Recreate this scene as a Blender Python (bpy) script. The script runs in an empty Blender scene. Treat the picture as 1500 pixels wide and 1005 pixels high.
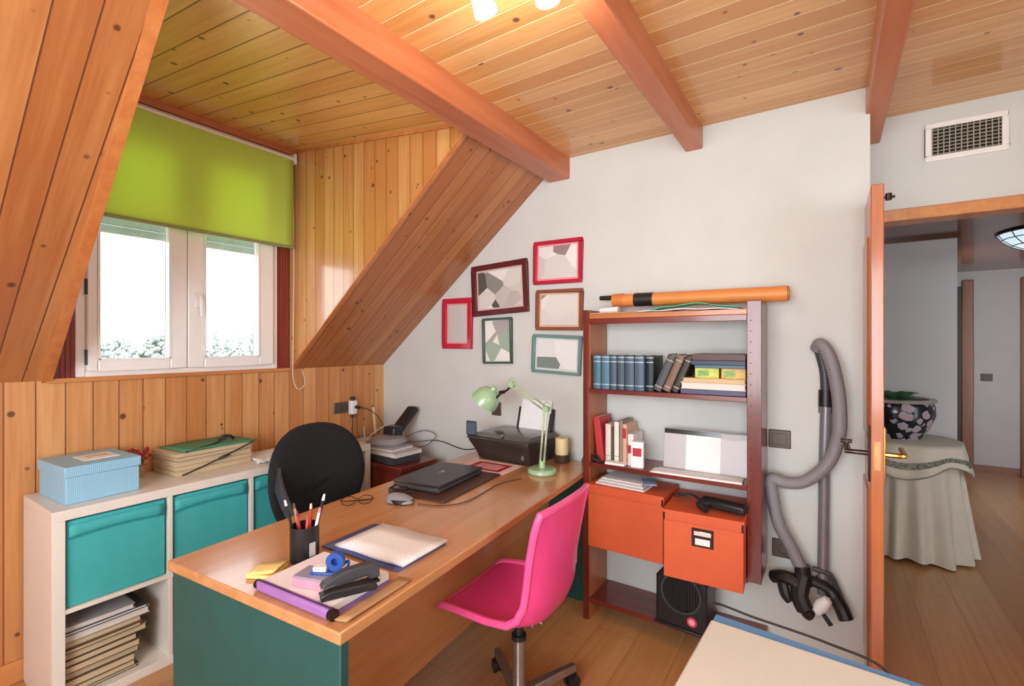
import bpy, bmesh, math, random
from mathutils import Vector, Matrix, Euler
random.seed(7)
R = math.radians
SC = bpy.context.scene
COL = SC.collection
# ------------------------------------------------------------------ camera, sky, light, exposure
cam = bpy.data.objects.new('camera', bpy.data.cameras.new('camera'))
COL.objects.link(cam)
cam.location = (0, 0, 1.40)
cam.rotation_euler = (R(90), 0, math.atan2(465, 700))
cam.data.sensor_width = 36
cam.data.lens = 36 * 700 / 1500
cam.data.clip_start = 0.02
cam.data.clip_end = 500
SC.camera = cam
SC.view_settings.view_transform = 'Standard'
SC.view_settings.look = 'None'
SC.view_settings.gamma = 1
SC.view_settings.use_curve_mapping = False
SC.view_settings.exposure = 0.0
SC.cycles.max_bounces = 10
SC.cycles.diffuse_bounces = 5
SC.cycles.sample_clamp_indirect = 6

W = bpy.data.worlds.new('sky'); SC.world = W
W.use_nodes = True
bg = W.node_tree.nodes['Background']
bg.inputs[0].default_value = (0.90, 0.95, 1.0, 1)
bg.inputs[1].default_value = 5.0


def area(name, loc, rot, sx, sy, power, color=(1, 1, 1)):
    l = bpy.data.lights.new(name, 'AREA')
    l.shape = 'RECTANGLE'; l.size = sx; l.size_y = sy; l.energy = power; l.color = color
    o = bpy.data.objects.new(name, l); COL.objects.link(o)
    o.location = loc; o.rotation_euler = rot
    return o


# sky portal at the dormer window, added fills behind and beside the camera, hall window
p = area('window_portal', (-2.97, 1.17, 1.8), (0, R(-90), 0), 1.4, 1.1, 1)
p.data.cycles.is_portal = True
area('added_back_fill', (-0.30, -1.38, 1.45), (R(90), 0, 0), 1.9, 1.3, 66, (0.90, 0.96, 1.0))  # unseen fill added behind the camera to brighten the room
area('added_side_fill', (1.86, 0.3, 1.5), (0, R(90), 0), 1.2, 1.6, 26, (0.90, 0.96, 1.0))  # second added fill, in front of the unseen right wall
area('daylight_hall_window', (0.84, 5.75, 1.35), (0, R(-90), 0), 1.5, 0.7, 12, (0.98, 0.96, 1.0))


# ------------------------------------------------------------------ helpers
def lin(h):
    h = h.lstrip('#')
    out = []
    for i in (0, 2, 4):
        c = int(h[i:i + 2], 16) / 255
        out.append(c / 12.92 if c <= 0.04045 else ((c + 0.055) / 1.055) ** 2.4)
    return (*out, 1)


class NT:
    def __init__(s, name):
        s.m = bpy.data.materials.new(name); s.m.use_nodes = True
        s.t = s.m.node_tree; s.n = s.t.nodes; s.b = s.n['Principled BSDF']

    def link(s, a, b): s.t.links.new(a, b)

    def new(s, kind, **kw):
        n = s.n.new(kind)
        for k, v in kw.items(): setattr(n, k, v)
        return n

    def math(s, op, a, b=None, c=None):
        n = s.new('ShaderNodeMath', operation=op)
        for i, v in enumerate((a, b, c)):
            if v is None: continue
            if isinstance(v, (int, float)): n.inputs[i].default_value = v
            else: s.link(v, n.inputs[i])
        return n.outputs[0]

    def mix(s, f, a, b, blend='MIX'):
        n = s.new('ShaderNodeMix', data_type='RGBA', blend_type=blend)
        for i, v in ((0, f), (6, a), (7, b)):
            if isinstance(v, (int, float)): n.inputs[i].default_value = v
            elif isinstance(v, tuple): n.inputs[i].default_value = v
            else: s.link(v, n.inputs[i])
        return n.outputs[2]

    def obj(s):
        return s.new('ShaderNodeTexCoord').outputs['Object']

    def dot(s, v, axis):
        n = s.new('ShaderNodeVectorMath', operation='DOT_PRODUCT')
        s.link(v, n.inputs[0]); n.inputs[1].default_value = axis
        return n.outputs['Value']

    def comb(s, x, y, z):
        n = s.new('ShaderNodeCombineXYZ')
        for i, v in enumerate((x, y, z)):
            if isinstance(v, (int, float)): n.inputs[i].default_value = v
            else: s.link(v, n.inputs[i])
        return n.outputs[0]

    def noise(s, vec, scale, detail=4, rough=0.55):
        n = s.new('ShaderNodeTexNoise')
        n.inputs['Scale'].default_value = scale; n.inputs['Detail'].default_value = detail
        n.inputs['Roughness'].default_value = rough
        s.link(vec, n.inputs['Vector'])
        return n.outputs['Fac']

    def ramp(s, fac, stops, interp='LINEAR'):
        n = s.new('ShaderNodeValToRGB'); cr = n.color_ramp; cr.interpolation = interp
        while len(cr.elements) < len(stops): cr.elements.new(0.5)
        for e, (pos, c) in zip(cr.elements, stops): e.position = pos; e.color = c
        s.link(fac, n.inputs[0])
        return n.outputs[0]

    def bump(s, h, strength, dist=0.01):
        n = s.new('ShaderNodeBump')
        n.inputs['Strength'].default_value = strength; n.inputs['Distance'].default_value = dist
        s.link(h, n.inputs['Height']); s.link(n.outputs[0], s.b.inputs['Normal'])


def M(name, color, rough=0.5, metal=0.0, var=0.08, scale=18, bump=0.0, coat=0.0, emit=None, es=0, bscale=None, alpha=1, trans=0):
    t = NT(name); c = lin(color)
    f = t.noise(t.obj(), scale)
    lo = tuple(max(0, x * (1 - var)) for x in c[:3]) + (1,)
    hi = tuple(min(1, x * (1 + var)) for x in c[:3]) + (1,)
    t.link(t.ramp(f, [(0.3, lo), (0.7, hi)]), t.b.inputs['Base Color'])
    t.b.inputs['Roughness'].default_value = rough; t.b.inputs['Metallic'].default_value = metal
    if coat:
        t.b.inputs['Coat Weight'].default_value = coat; t.b.inputs['Coat Roughness'].default_value = 0.08
    if trans: t.b.inputs['Transmission Weight'].default_value = trans
    if bump: t.bump(t.noise(t.obj(), bscale or scale * 6), bump, 0.004)
    if emit:
        t.b.inputs['Emission Color'].default_value = lin(emit); t.b.inputs['Emission Strength'].default_value = es
    return t.m


def planks(name, across, along, width, c1, c2, groove, knots=0.5, rough=0.3, coat=0.3, gw=0.045, length=0, knot='#5a2c14', bumpd=0.004):
    """tongue-and-groove boards, grain, knots and open joints; across/along are unit vectors in object space"""
    t = NT(name); P = t.obj()
    u = t.math('DIVIDE', t.dot(P, across), width)
    v = t.dot(P, along)
    iu = t.math('FLOOR', u); fu = t.math('SUBTRACT', u, iu)
    wn = t.new('ShaderNodeTexWhiteNoise', noise_dimensions='1D'); t.link(iu, wn.inputs['W'])
    rnd = wn.outputs['Value']
    vv = t.math('ADD', v, t.math('MULTIPLY', rnd, 37.0))
    # grain
    gv = t.comb(t.math('MULTIPLY', u, width * 46), t.math('MULTIPLY', vv, 2.2), rnd)
    g = t.noise(gv, 1.0, 5, 0.6)
    big = t.noise(t.comb(t.math('MULTIPLY', u, width * 9), t.math('MULTIPLY', vv, 0.9), rnd), 1.0, 2)
    fac = t.math('ADD', t.math('MULTIPLY', g, 0.55), t.math('ADD', t.math('MULTIPLY', big, 0.35), t.math('MULTIPLY', t.math('SUBTRACT', rnd, 0.5), 0.24)))
    base = t.ramp(fac, [(0.33, lin(c1)), (0.63, lin(c2))])
    # knots
    vo = t.new('ShaderNodeTexVoronoi', feature='F1'); vo.inputs['Scale'].default_value = 1.0
    t.link(t.comb(t.math('MULTIPLY', u, 1.0), t.math('MULTIPLY', vv, 10.0), t.math('MULTIPLY', rnd, 50)), vo.inputs['Vector'])
    kw = t.new('ShaderNodeTexWhiteNoise', noise_dimensions='3D'); t.link(vo.outputs['Position'], kw.inputs['Vector'])
    on = t.math('GREATER_THAN', kw.outputs['Value'], 1 - knots)
    size = t.math('SUBTRACT', t.math('MULTIPLY', on, t.math('ADD', 0.075, t.math('MULTIPLY', t.math('FRACT', t.math('MULTIPLY', kw.outputs['Value'], 17.0)), 0.10))), 0.03)
    kd = t.math('SUBTRACT', size, vo.outputs['Distance'])
    kmask = t.new('ShaderNodeMapRange'); kmask.inputs['From Min'].default_value = -0.03; kmask.inputs['From Max'].default_value = 0.03
    t.link(kd, kmask.inputs['Value'])
    km = t.math('MULTIPLY', kmask.outputs[0], 0.9) if knots > 0 else 0.0
    col = t.mix(km, base, lin(knot)) if knots > 0 else base
    # joint
    d = t.math('MINIMUM', fu, t.math('SUBTRACT', 1.0, fu))
    jm = t.new('ShaderNodeMapRange'); jm.inputs['From Min'].default_value = gw * 0.5; jm.inputs['From Max'].default_value = gw
    jm.inputs['To Min'].default_value = 1; jm.inputs['To Max'].default_value = 0
    t.link(d, jm.inputs['Value']); j = jm.outputs[0]
    if length:
        q = t.math('FRACT', t.math('DIVIDE', vv, length))
        e = t.math('LESS_THAN', q, 0.003)
        j = t.math('MAXIMUM', j, e)
    col = t.mix(j, col, lin(groove))
    t.link(col, t.b.inputs['Base Color'])
    t.b.inputs['Roughness'].default_value = rough
    t.b.inputs['Coat Weight'].default_value = coat; t.b.inputs['Coat Roughness'].default_value = 0.12
    h = t.math('SUBTRACT', t.math('MULTIPLY', g, 0.06), j)
    t.bump(h, 0.7, bumpd)
    return t.m


def wood(name, along, c1, c2, rough=0.35, coat=0.3, sc=1.0):
    t = NT(name); P = t.obj()
    n = t.new('ShaderNodeMapping'); t.link(P, n.inputs[0])
    n.inputs['Scale'].default_value = tuple((1.6 if a else 22) * sc for a in along)
    g = t.noise(n.outputs[0], 1.0, 5, 0.6)
    t.link(t.ramp(g, [(0.28, lin(c1)), (0.72, lin(c2))]), t.b.inputs['Base Color'])
    t.b.inputs['Roughness'].default_value = rough
    t.b.inputs['Coat Weight'].default_value = coat; t.b.inputs['Coat Roughness'].default_value = 0.1
    t.bump(g, 0.08, 0.003)
    return t.m


class MB:
    def __init__(s): s.v = []; s.f = []

    def add(s, vs, fs):
        o = len(s.v); s.v += [tuple(x) for x in vs]; s.f += [tuple(i + o for i in f) for f in fs]; return s

    def box(s, x0, x1, y0, y1, z0, z1, T=None):
        vs = [Vector((x, y, z)) for z in (z0, z1) for y in (y0, y1) for x in (x0, x1)]
        if T: vs = [T @ v for v in vs]
        return s.add(vs, [(0, 2, 3, 1), (4, 5, 7, 6), (0, 1, 5, 4), (2, 6, 7, 3), (0, 4, 6, 2), (1, 3, 7, 5)])

    def prism(s, pts, off):
        """pts: list of 3D points of a planar polygon, off: extrusion vector"""
        n = len(pts); off = Vector(off)
        vs = [Vector(p) for p in pts] + [Vector(p) + off for p in pts]
        return s.add(vs, [tuple(range(n))[::-1], tuple(range(n, 2 * n))] + [(i, (i + 1) % n, n + (i + 1) % n, n + i) for i in range(n)])

    def tube(s, pts, r, n=10, cap=True, closed=False):
        pts = [Vector(p) for p in pts]; k = len(pts)
        rs = r if isinstance(r, (list, tuple)) else [r] * k
        rings = []; prev = None
        for i, p in enumerate(pts):
            a = pts[i - 1] if (i > 0 or closed) else p
            b = pts[(i + 1) % k] if (i < k - 1 or closed) else p
            d = (b - a)
            if d.length < 1e-9: d = Vector((0, 0, 1))
            d.normalize()
            if prev is None:
                u = d.orthogonal().normalized()
            else:
                u = prev - d * prev.dot(d)
                u = u.normalized() if u.length > 1e-6 else d.orthogonal().normalized()
            prev = u; w = d.cross(u)
            rings.append([p + (u * math.cos(2 * math.pi * j / n) + w * math.sin(2 * math.pi * j / n)) * rs[i] for j in range(n)])
        vs = [q for ring in rings for q in ring]; fs = []
        for i in range(k if closed else k - 1):
            i2 = (i + 1) % k
            for j in range(n):
                fs.append((i * n + j, i * n + (j + 1) % n, i2 * n + (j + 1) % n, i2 * n + j))
        if cap and not closed:
            fs.append(tuple(range(n))[::-1]); fs.append(tuple((k - 1) * n + j for j in range(n)))
        return s.add(vs, fs)

    def cyl(s, p0, p1, r0, r1=None, n=16): return s.tube([p0, p1], [r0, r0 if r1 is None else r1], n)

    def lathe(s, prof, c=(0, 0, 0), n=24, axis=None):
        """prof: (r, z) list turned about z through c (or about matrix axis)"""
        vs = []; fs = []; k = len(prof)
        for r, z in prof:
            for j in range(n):
                a = 2 * math.pi * j / n
                q = Vector((r * math.cos(a), r * math.sin(a), z))
                q = axis @ q if axis is not None else q + Vector(c)
                vs.append(q)
        for i in range(k - 1):
            for j in range(n):
                fs.append((i * n + j, i * n + (j + 1) % n, (i + 1) * n + (j + 1) % n, (i + 1) * n + j))
        if prof[0][0] > 1e-6: fs.append(tuple(range(n))[::-1])
        if prof[-1][0] > 1e-6: fs.append(tuple((k - 1) * n + j for j in range(n)))
        return s.add(vs, fs)

    def grid(s, fn, nu, nv):
        vs = [fn(i / (nu - 1), j / (nv - 1)) for i in range(nu) for j in range(nv)]
        return s.add(vs, [(i * nv + j, (i + 1) * nv + j, (i + 1) * nv + j + 1, i * nv + j + 1) for i in range(nu - 1) for j in range(nv - 1)])

    def build(s, name, mat, parent=None, bevel=0, seg=2, solid=0, sub=0, angle=35, T=None, **tags):
        me = bpy.data.meshes.new(name)
        me.from_pydata([tuple(T @ Vector(v)) if T else v for v in s.v], [], s.f); me.validate()
        bm = bmesh.new(); bm.from_mesh(me)
        bmesh.ops.remove_doubles(bm, verts=bm.verts, dist=1e-6)
        bmesh.ops.recalc_face_normals(bm, faces=bm.faces); bm.to_mesh(me); bm.free()
        for p in me.polygons: p.use_smooth = True
        me.set_sharp_from_angle(angle=R(angle))
        me.materials.append(mat)
        o = bpy.data.objects.new(name, me); COL.objects.link(o)
        if parent: o.parent = parent
        if solid:
            m = o.modifiers.new('solid', 'SOLIDIFY'); m.thickness = solid; m.offset = 0
        if bevel:
            m = o.modifiers.new('bevel', 'BEVEL'); m.width = bevel; m.segments = seg; m.limit_method = 'ANGLE'; m.angle_limit = R(40)
        if sub:
            m = o.modifiers.new('sub', 'SUBSURF'); m.levels = sub; m.render_levels = sub
        for k, v in tags.items(): o[k] = v
        return o


def B(*a, T=None): return MB().box(*a, T=T)


def thing(name, label, cat, loc=(0, 0, 0), rot=0, group=None):
    o = bpy.data.objects.new(name, None); o.empty_display_size = 0.05
    COL.objects.link(o)
    o.location = loc; o.rotation_euler = rot if isinstance(rot, (tuple, list)) else (0, 0, rot)
    o['label'] = label; o['category'] = cat
    if group: o['group'] = group
    return o


def tag(o, label, cat, group=None):
    o['label'] = label; o['category'] = cat
    if group: o['group'] = group
    return o


def struct(name, mb, mat, parent=None, **kw):
    o = mb.build(name, mat, parent, **kw)
    if parent is None: o['kind'] = 'structure'
    return o


def copy_tree(root, label, loc, rot=None):
    r = root.copy(); COL.objects.link(r); r.location = loc
    if rot is not None: r.rotation_euler = rot
    r['label'] = label
    for ch in list(root.children):
        c = ch.copy(); COL.objects.link(c); c.parent = r
        for g in list(ch.children):
            d = g.copy(); COL.objects.link(d); d.parent = c
    return r


def spline(pts, n=8):
    """Catmull-Rom through points"""
    P = [Vector(p) for p in pts]; P = [2 * P[0] - P[1]] + P + [2 * P[-1] - P[-2]]; out = []
    for i in range(1, len(P) - 2):
        a, b, c, d = P[i - 1:i + 3]
        for k in range(n):
            t = k / n
            out.append(0.5 * ((2 * b) + (c - a) * t + (2 * a - 5 * b + 4 * c - d) * t * t + (3 * b - a - 3 * c + d) * t ** 3))
    out.append(P[-2]); return out


# ------------------------------------------------------------------ materials
X_, Y_, Z_ = (1, 0, 0), (0, 1, 0), (0, 0, 1)
sl = Vector((1, 0, 0.8153)).normalized()
SLD = tuple(sl)
mt = {}
mt['knee'] = planks('pine_knee_wall', Y_, Z_, 0.095, '#bf7c46', '#d9a26a', '#8f5630', 0.85, 0.38, 0.2, 0.03)
mt['slope'] = planks('pine_slope', Y_, SLD, 0.088, '#a96538', '#c68752', '#744022', 0.8, 0.36, 0.25, 0.03)
mt['cheek'] = planks('pine_cheek', X_, Z_, 0.088, '#c38248', '#dca668', '#8a5229', 0.8, 0.26, 0.9, 0.03)
mt['dormer'] = planks('pine_dormer_ceiling', Y_, X_, 0.098, '#d49b54', '#edc27c', '#86562a', 0.75, 0.28, 0.4, 0.03)
mt['ceil'] = planks('pine_ceiling', Y_, X_, 0.090, '#cd9354', '#e4b478', '#f2d6a2', 0.75, 0.30, 0.4, 0.04)  # pale groove colour stands in for light caught on the board bevels
mt['hallceil'] = planks('dark_hall_ceiling', Y_, X_, 0.11, '#5a3320', '#754630', '#3a2014', 0.2, 0.25, 0.4, 0.03)
mt['floor'] = planks('laminate_floor', X_, Y_, 0.19, '#b98552', '#cc9b68', '#a87748', 0.0, 0.30, 0.25, 0.012, 1.25, bumpd=0.001)
mt['beam'] = wood('beam_red_wood', Y_, '#b4623c', '#cc815a', 0.42, 0.2)
mt['trimwood'] = wood('trim_pine', Y_, '#bb7440', '#d6945a', 0.35, 0.3)
mt['trimz'] = wood('trim_pine_upright', Z_, '#bb6c38', '#d48a50', 0.35, 0.3)
mt['redslat'] = planks('red_slats', Y_, Z_, 0.018, '#7e2a20', '#93382a', '#5a1a14', 0, 0.5, 0.1, 0.12)
mt['plaster'] = M('white_plaster', '#d0d2cf', 0.85, var=0.03, scale=5, bump=0.25, bscale=60)
mt['hallwall'] = M('grey_hall_plaster', '#c9c6c6', 0.85, var=0.03, scale=4, bump=0.2, bscale=60)
mt['white'] = M('white_lacquer', '#e9e3da', 0.32, var=0.02, coat=0.2)
mt['pvc'] = M('white_upvc', '#f0ecea', 0.28, var=0.02, coat=0.2)
mt['doorwood'] = wood('door_wood', Z_, '#9e5228', '#bb6c3a', 0.3, 0.4)
mt['hallwood'] = wood('hall_door_wood', Z_, '#7a4526', '#95592f', 0.35, 0.3)
mt['mahog'] = wood('mahogany_upright', Z_, '#521713', '#7c2a20', 0.3, 0.4)
mt['mahogx'] = wood('mahogany_shelf', X_, '#541813', '#7e2c20', 0.3, 0.4)
mt['shelfin'] = wood('shelf_inner_wood', Z_, '#a05a30', '#b97042', 0.4, 0.2)
mt['shelftop'] = wood('shelf_top_wood', X_, '#a8623a', '#c47d4d', 0.35, 0.3)
mt['desk'] = wood('beech_desk', Y_, '#b47c4c', '#cc9566', 0.24, 0.45, 0.8)
mt['teal'] = M('dark_teal_board', '#1b4f4c', 0.45, var=0.1)
mt['turq'] = M('turquoise_fabric', '#40b0b3', 0.7, var=0.05, bump=0.2)
mt['turqd'] = M('turquoise_fold', '#1f939a', 0.75, var=0.05)
mt['black'] = M('black_plastic', '#1d1c1e', 0.4, var=0.1)
mt['bfab'] = M('black_fabric', '#1b1b1e', 0.9, var=0.15, bump=0.4, bscale=300)
mt['dgrey'] = M('dark_grey_plastic', '#3e3e44', 0.45, var=0.08)
mt['grey'] = M('grey_plastic', '#8b8a8e', 0.4, var=0.06)
mt['lgrey'] = M('light_grey', '#b9b6b8', 0.45, var=0.04)
mt['steel'] = M('brushed_steel', '#a9a6a4', 0.3, 0.9)
mt['chrome'] = M('chrome', '#d8d6d4', 0.12, 1.0)
mt['brass'] = M('brass', '#c99b4a', 0.22, 1.0)
mt['bronze'] = M('dark_bronze', '#3a2d28', 0.3, 0.7)
mt['pink'] = M('pink_plastic', '#f0498e', 0.32, var=0.03, coat=0.2)
mt['orange'] = M('orange_card', '#d65f36', 0.55, var=0.04)
mt['orangel'] = M('orange_card_lid', '#d15a32', 0.5, var=0.04)
mt['lime'] = NT('lime_blind').m
mt['paper'] = M('white_paper', '#eceef0', 0.7, var=0.02)
mt['cream'] = M('cream_paper', '#d9c3a0', 0.8, var=0.08)
mt['card'] = M('brown_card', '#b58a62', 0.75, var=0.06)
mt['plate'] = M('brown_switch_plate', '#54453c', 0.35, var=0.05)
mt['dark'] = M('dark_recess', '#120f0e', 0.8)
mt['blueedge'] = M('blue_edge', '#5b8fc4', 0.5, var=0.05)
mt['table'] = M('cream_table_top', '#d6d2c9', 0.4, var=0.02)
mt['mint'] = M('mint_enamel', '#9fc49b', 0.25, var=0.03, coat=0.4)
mt['mintd'] = M('pale_mint_metal', '#b9c9a8', 0.3, 0.3)
mt['red'] = M('red_card', '#b3202c', 0.5, var=0.06)
mt['cable'] = M('cable_black', '#262326', 0.5)
mt['cablew'] = M('cable_cream', '#d8cbb4', 0.5)
mt['wax'] = M('candle_wax', '#ecd9a2', 0.5, var=0.04)
mt['glassdark'] = M('smoked_glass', '#4a3a30', 0.15, var=0.1)
mt['green'] = M('green_card', '#3f8f6c', 0.5, var=0.06)
mt['leather'] = M('dark_brown_leather', '#4e322a', 0.45, var=0.15, bump=0.15)
mt['foliage'] = M('hazy_foliage', '#999f99', 0.95, var=0.3, scale=3)
mt['bark'] = M('bark', '#6d5a48', 0.9, var=0.2)
mt['ground'] = M('dry_ground', '#a9a98f', 0.95, var=0.2, scale=0.4)
mt['leaf'] = M('plant_green', '#2f6a3a', 0.5, var=0.25)

# lime roller blind: cloth that lets some daylight through
t = NT('lime_blind_cloth')
nz = t.noise(t.obj(), 220, 2)
cl = t.ramp(nz, [(0.3, lin('#d2e866')), (0.7, lin('#dcf078'))])
t.link(cl, t.b.inputs['Base Color']); t.b.inputs['Roughness'].default_value = 0.85
tr = t.new('ShaderNodeBsdfTranslucent'); t.link(cl, tr.inputs['Color'])
ms = t.new('ShaderNodeMixShader'); ms.inputs[0].default_value = 0.36
t.link(t.b.outputs[0], ms.inputs[1]); t.link(tr.outputs[0], ms.inputs[2])
t.link(ms.outputs[0], t.n['Material Output'].inputs['Surface'])
mt['lime'] = t.m
# clear pane
t = NT('window_pane')
tb = t.new('ShaderNodeBsdfTransparent'); tb.inputs[0].default_value = (0.97, 0.98, 0.98, 1)
gl = t.new('ShaderNodeBsdfGlossy'); gl.inputs['Roughness'].default_value = 0.02
fr = t.new('ShaderNodeFresnel'); fr.inputs[0].default_value = 1.45
ms = t.new('ShaderNodeMixShader'); t.link(t.math('MULTIPLY', fr.outputs[0], 0.6), ms.inputs[0])
t.link(tb.outputs[0], ms.inputs[1]); t.link(gl.outputs[0], ms.inputs[2])
t.link(ms.outputs[0], t.n['Material Output'].inputs['Surface'])
mt['pane'] = t.m


def text_paper(name, base, ink, rows, axis, col_axis, inkamt=0.5):
    """paper with rows of small grey print"""
    t = NT(name); P = t.obj()
    v = t.math('FRACT', t.math('MULTIPLY', t.dot(P, axis), rows))
    row = t.math('LESS_THAN', v, 0.45)
    n = t.noise(t.comb(t.math('MULTIPLY', t.dot(P, col_axis), 160), t.math('FLOOR', t.math('MULTIPLY', t.dot(P, axis), rows)), 0), 1.0, 1)
    ink_m = t.math('MULTIPLY', t.math('MULTIPLY', row, t.math('GREATER_THAN', n, 0.48)), inkamt)
    t.link(t.mix(ink_m, lin(base), lin(ink)), t.b.inputs['Base Color']); t.b.inputs['Roughness'].default_value = 0.75
    return t.m


mt['print'] = text_paper('printed_sheet', '#f4f1f2', '#9a8fa0', 95, X_, Y_, 0.22)


def pages_mat(name, base, lines, n=260):
    t = NT(name)
    v = t.math('FRACT', t.math('MULTIPLY', t.dot(t.obj(), Z_), n))
    t.link(t.mix(t.math('MULTIPLY', t.math('LESS_THAN', v, 0.4), 0.45), lin(base), lin(lines)), t.b.inputs['Base Color'])
    t.b.inputs['Roughness'].default_value = 0.85
    return t.m


mt['pages'] = pages_mat('page_edges', '#d8c4a2', '#9c8058')
mt['pagesw'] = pages_mat('white_page_edges', '#e4ddd6', '#b0a8a0')

# ------------------------------------------------------------------ the setting
YG = 2.465          # gable wall
YD = 2.85           # wall with the door
ZC = 2.46
struct('floor', B(-2.95, 2.0, -1.6, YD + 0.06, -0.06, 0), mt['floor'])
struct('floor_hall', B(-0.6, 3.2, YD + 0.06, 8.2, -0.06, 0), mt['floor'])
struct('wall_left', B(-2.92, -2.80, -1.6, YG + 0.1, -0.02, 1.238), mt['knee'])
# gable wall with the roof outline
gp = [(-2.92, YG, -0.02), (0.14, YG, -0.02), (0.14, YG, 2.56), (-1.30, YG, 2.56), (-2.92, YG, 1.24)]
struct('wall_gable', MB().prism(gp, (0, YD - YG + 0.1, 0)), mt['plaster'])
# wall with the doorway (opening X 0.20 .. 0.92, up to 1.965)
dw = MB().box(0.14, 0.185, YD, YD + 0.1, 0, 2.56).box(0.185, 0.93, YD, YD + 0.1, 1.99, 2.56).box(0.93, 2.0, YD, YD + 0.1, 0, 2.56)
struct('wall_door', dw, mt['plaster'])
struct('wall_near', MB().box(-2.95, -1.35, -1.6, -1.5, 0, 2.56).box(0.75, 2.0, -1.6, -1.5, 0, 2.56).box(-1.35, 0.75, -1.6, -1.5, 0, 0.7).box(-1.35, 0.75, -1.6, -1.5, 2.2, 2.56), mt['plaster'])
struct('wall_right', B(1.9, 2.0, -1.6, YD + 0.1, 0, 2.56), mt['plaster'])
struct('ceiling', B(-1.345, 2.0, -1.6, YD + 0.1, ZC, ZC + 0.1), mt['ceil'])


def slope_slab(name, pts):
    n = Vector((-0.8153, 0, 1)).normalized() * 0.10
    struct(name, MB().prism(pts, n), mt['slope'])


def slz(x): return 1.238 + 0.8153 * (x + 2.80)


# roof slope beyond the dormer, and the one on the near side of it
slope_slab('wall_slope_far', [(-2.80, 1.7285, 1.238), (-2.80, YG, 1.238), (-1.30, YG, slz(-1.30)), (-1.30, 1.7285, slz(-1.30))])
slope_slab('wall_slope_near', [(-2.80, -1.6, 1.238), (-2.80, 0.600, 1.238), (-1.30, 0.526, slz(-1.30)), (-1.30, -1.6, slz(-1.30))])
# dormer cheeks, ceiling and window wall
ZW = 2.594
struct('wall_dormer_far', MB().prism([(-2.86, 1.722, slz(-2.86)), (-1.385, 1.722, slz(-1.385)), (-1.385, 1.722, 2.425), (-2.86, 1.722, ZW + 0.02)], (0, 0.006, 0)), mt['cheek'])
struct('wall_dormer_near', MB().prism([(-2.86, 0.607, slz(-2.86)), (-1.385, 0.54, slz(-1.385)), (-1.385, 0.54, 2.425), (-2.86, 0.607, ZW + 0.02)], (0, -0.006, 0)), mt['cheek'])
struct('ceiling_dormer', MB().prism([(-1.34, 0.45, 2.412), (-1.34, 1.80, 2.412), (-2.95, 1.80, 2.612), (-2.95, 0.45, 2.612)], (0, 0, 0.06)), mt['dormer'])
ww = MB().box(-2.92, -2.84, 0.5, 0.70, 1.238, 2.62).box(-2.92, -2.84, 1.64, 1.78, 1.238, 2.62).box(-2.92, -2.84, 0.70, 1.64, 2.46, 2.62)
struct('wall_window', ww, mt['trimz'])
# dark-red slatted boards beside the window
struct('trim_1', B(-2.845, -2.812, 1.642, 1.715, 1.245, 2.57), mt['redslat'])
struct('trim_2', B(-2.845, -2.812, 0.612, 0.698, 1.245, 2.57), mt['redslat'])
# sill board, corner battens, head batten
struct('trim_3', B(-2.86, -2.785, 0.60, 1.73, 1.226, 1.246), mt['trimwood'], bevel=0.003)
struct('trim_4', B(-2.84, -2.75, 0.62, 1.718, 2.555, 2.59), mt['beam'], bevel=0.003)
st = Vector((-1.385, 0.54, 2.40)); sb_ = Vector((-2.80, 0.607, 1.238))
n_ = Vector((0.8153, 0, -1)).normalized()
tm = MB().prism([sb_ + Vector((0, -0.022, 0)), sb_ + Vector((0, 0.012, 0)), st + Vector((0, 0.012, 0)), st + Vector((0, -0.022, 0))], n_ * 0.012)
struct('trim_5', tm, mt['trimz'])
st2 = Vector((-1.385, 1.722, 2.392)); sb2 = Vector((-2.80, 1.722, 1.238))
tm = MB().prism([sb2 + Vector((0, -0.012, 0)), sb2 + Vector((0, 0.014, 0)), st2 + Vector((0, 0.014, 0)), st2 + Vector((0, -0.012, 0))], n_ * 0.008)
struct('trim_6', tm, mt['trimz'])
struct('trim_7', MB().prism([(-2.80, 1.722, 2.593), (-1.385, 1.722, 2.417), (-1.385, 1.722, 2.403), (-2.80, 1.722, 2.579)], (0, -0.012, 0)), mt['trimz'])
# ceiling beams
struct('trim_8', B(-1.372, -1.24, -1.5, YG + 0.01, 2.342, ZC + 0.005), mt['beam'], bevel=0.006)
struct('trim_9', B(-0.598, -0.516, -1.5, YG + 0.01, 2.352, ZC + 0.005), mt['beam'], bevel=0.006)
struct('trim_10', B(0.125, 0.200, -1.5, YD + 0.005, 2.348, ZC + 0.005), mt['beam'], bevel=0.006)
struct('trim_11', B(0.87, 0.95, -1.5, YD + 0.005, 2.348, ZC + 0.005), mt['beam'], bevel=0.006)
# skirting of the knee wall
struct('baseboard_left', B(-2.80, -2.785, -1.5, YG, 0, 0.09), mt['trimwood'], bevel=0.004)
# door frame: lintel and jambs
struct('trim_12', MB().box(0.19, 0.98, YD - 0.018, YD + 0.105, 1.965, 2.02), mt['trimwood'], bevel=0.004)
struct('trim_13', B(0.145, 0.190, YD - 0.018, YD + 0.105, 0, 2.02), mt['doorwood'], bevel=0.004)
struct('trim_14', B(0.925, 0.98, YD - 0.018, YD + 0.105, 0, 1.965), mt['doorwood'], bevel=0.004)

# ---- window
wn = B(-2.865, -2.815, 0.70, 0.735, 1.246, 2.46)
wf = MB()
wf.box(-2.865, -2.812, 0.70, 0.735, 1.246, 2.46).box(-2.865, -2.812, 1.605, 1.64, 1.246, 2.46)
wf.box(-2.865, -2.812, 0.735, 1.605, 1.246, 1.272).box(-2.865, -2.812, 0.735, 1.605, 2.43, 2.46)
wo = struct('window_1', wf, mt['pvc'], bevel=0.004)


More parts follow.
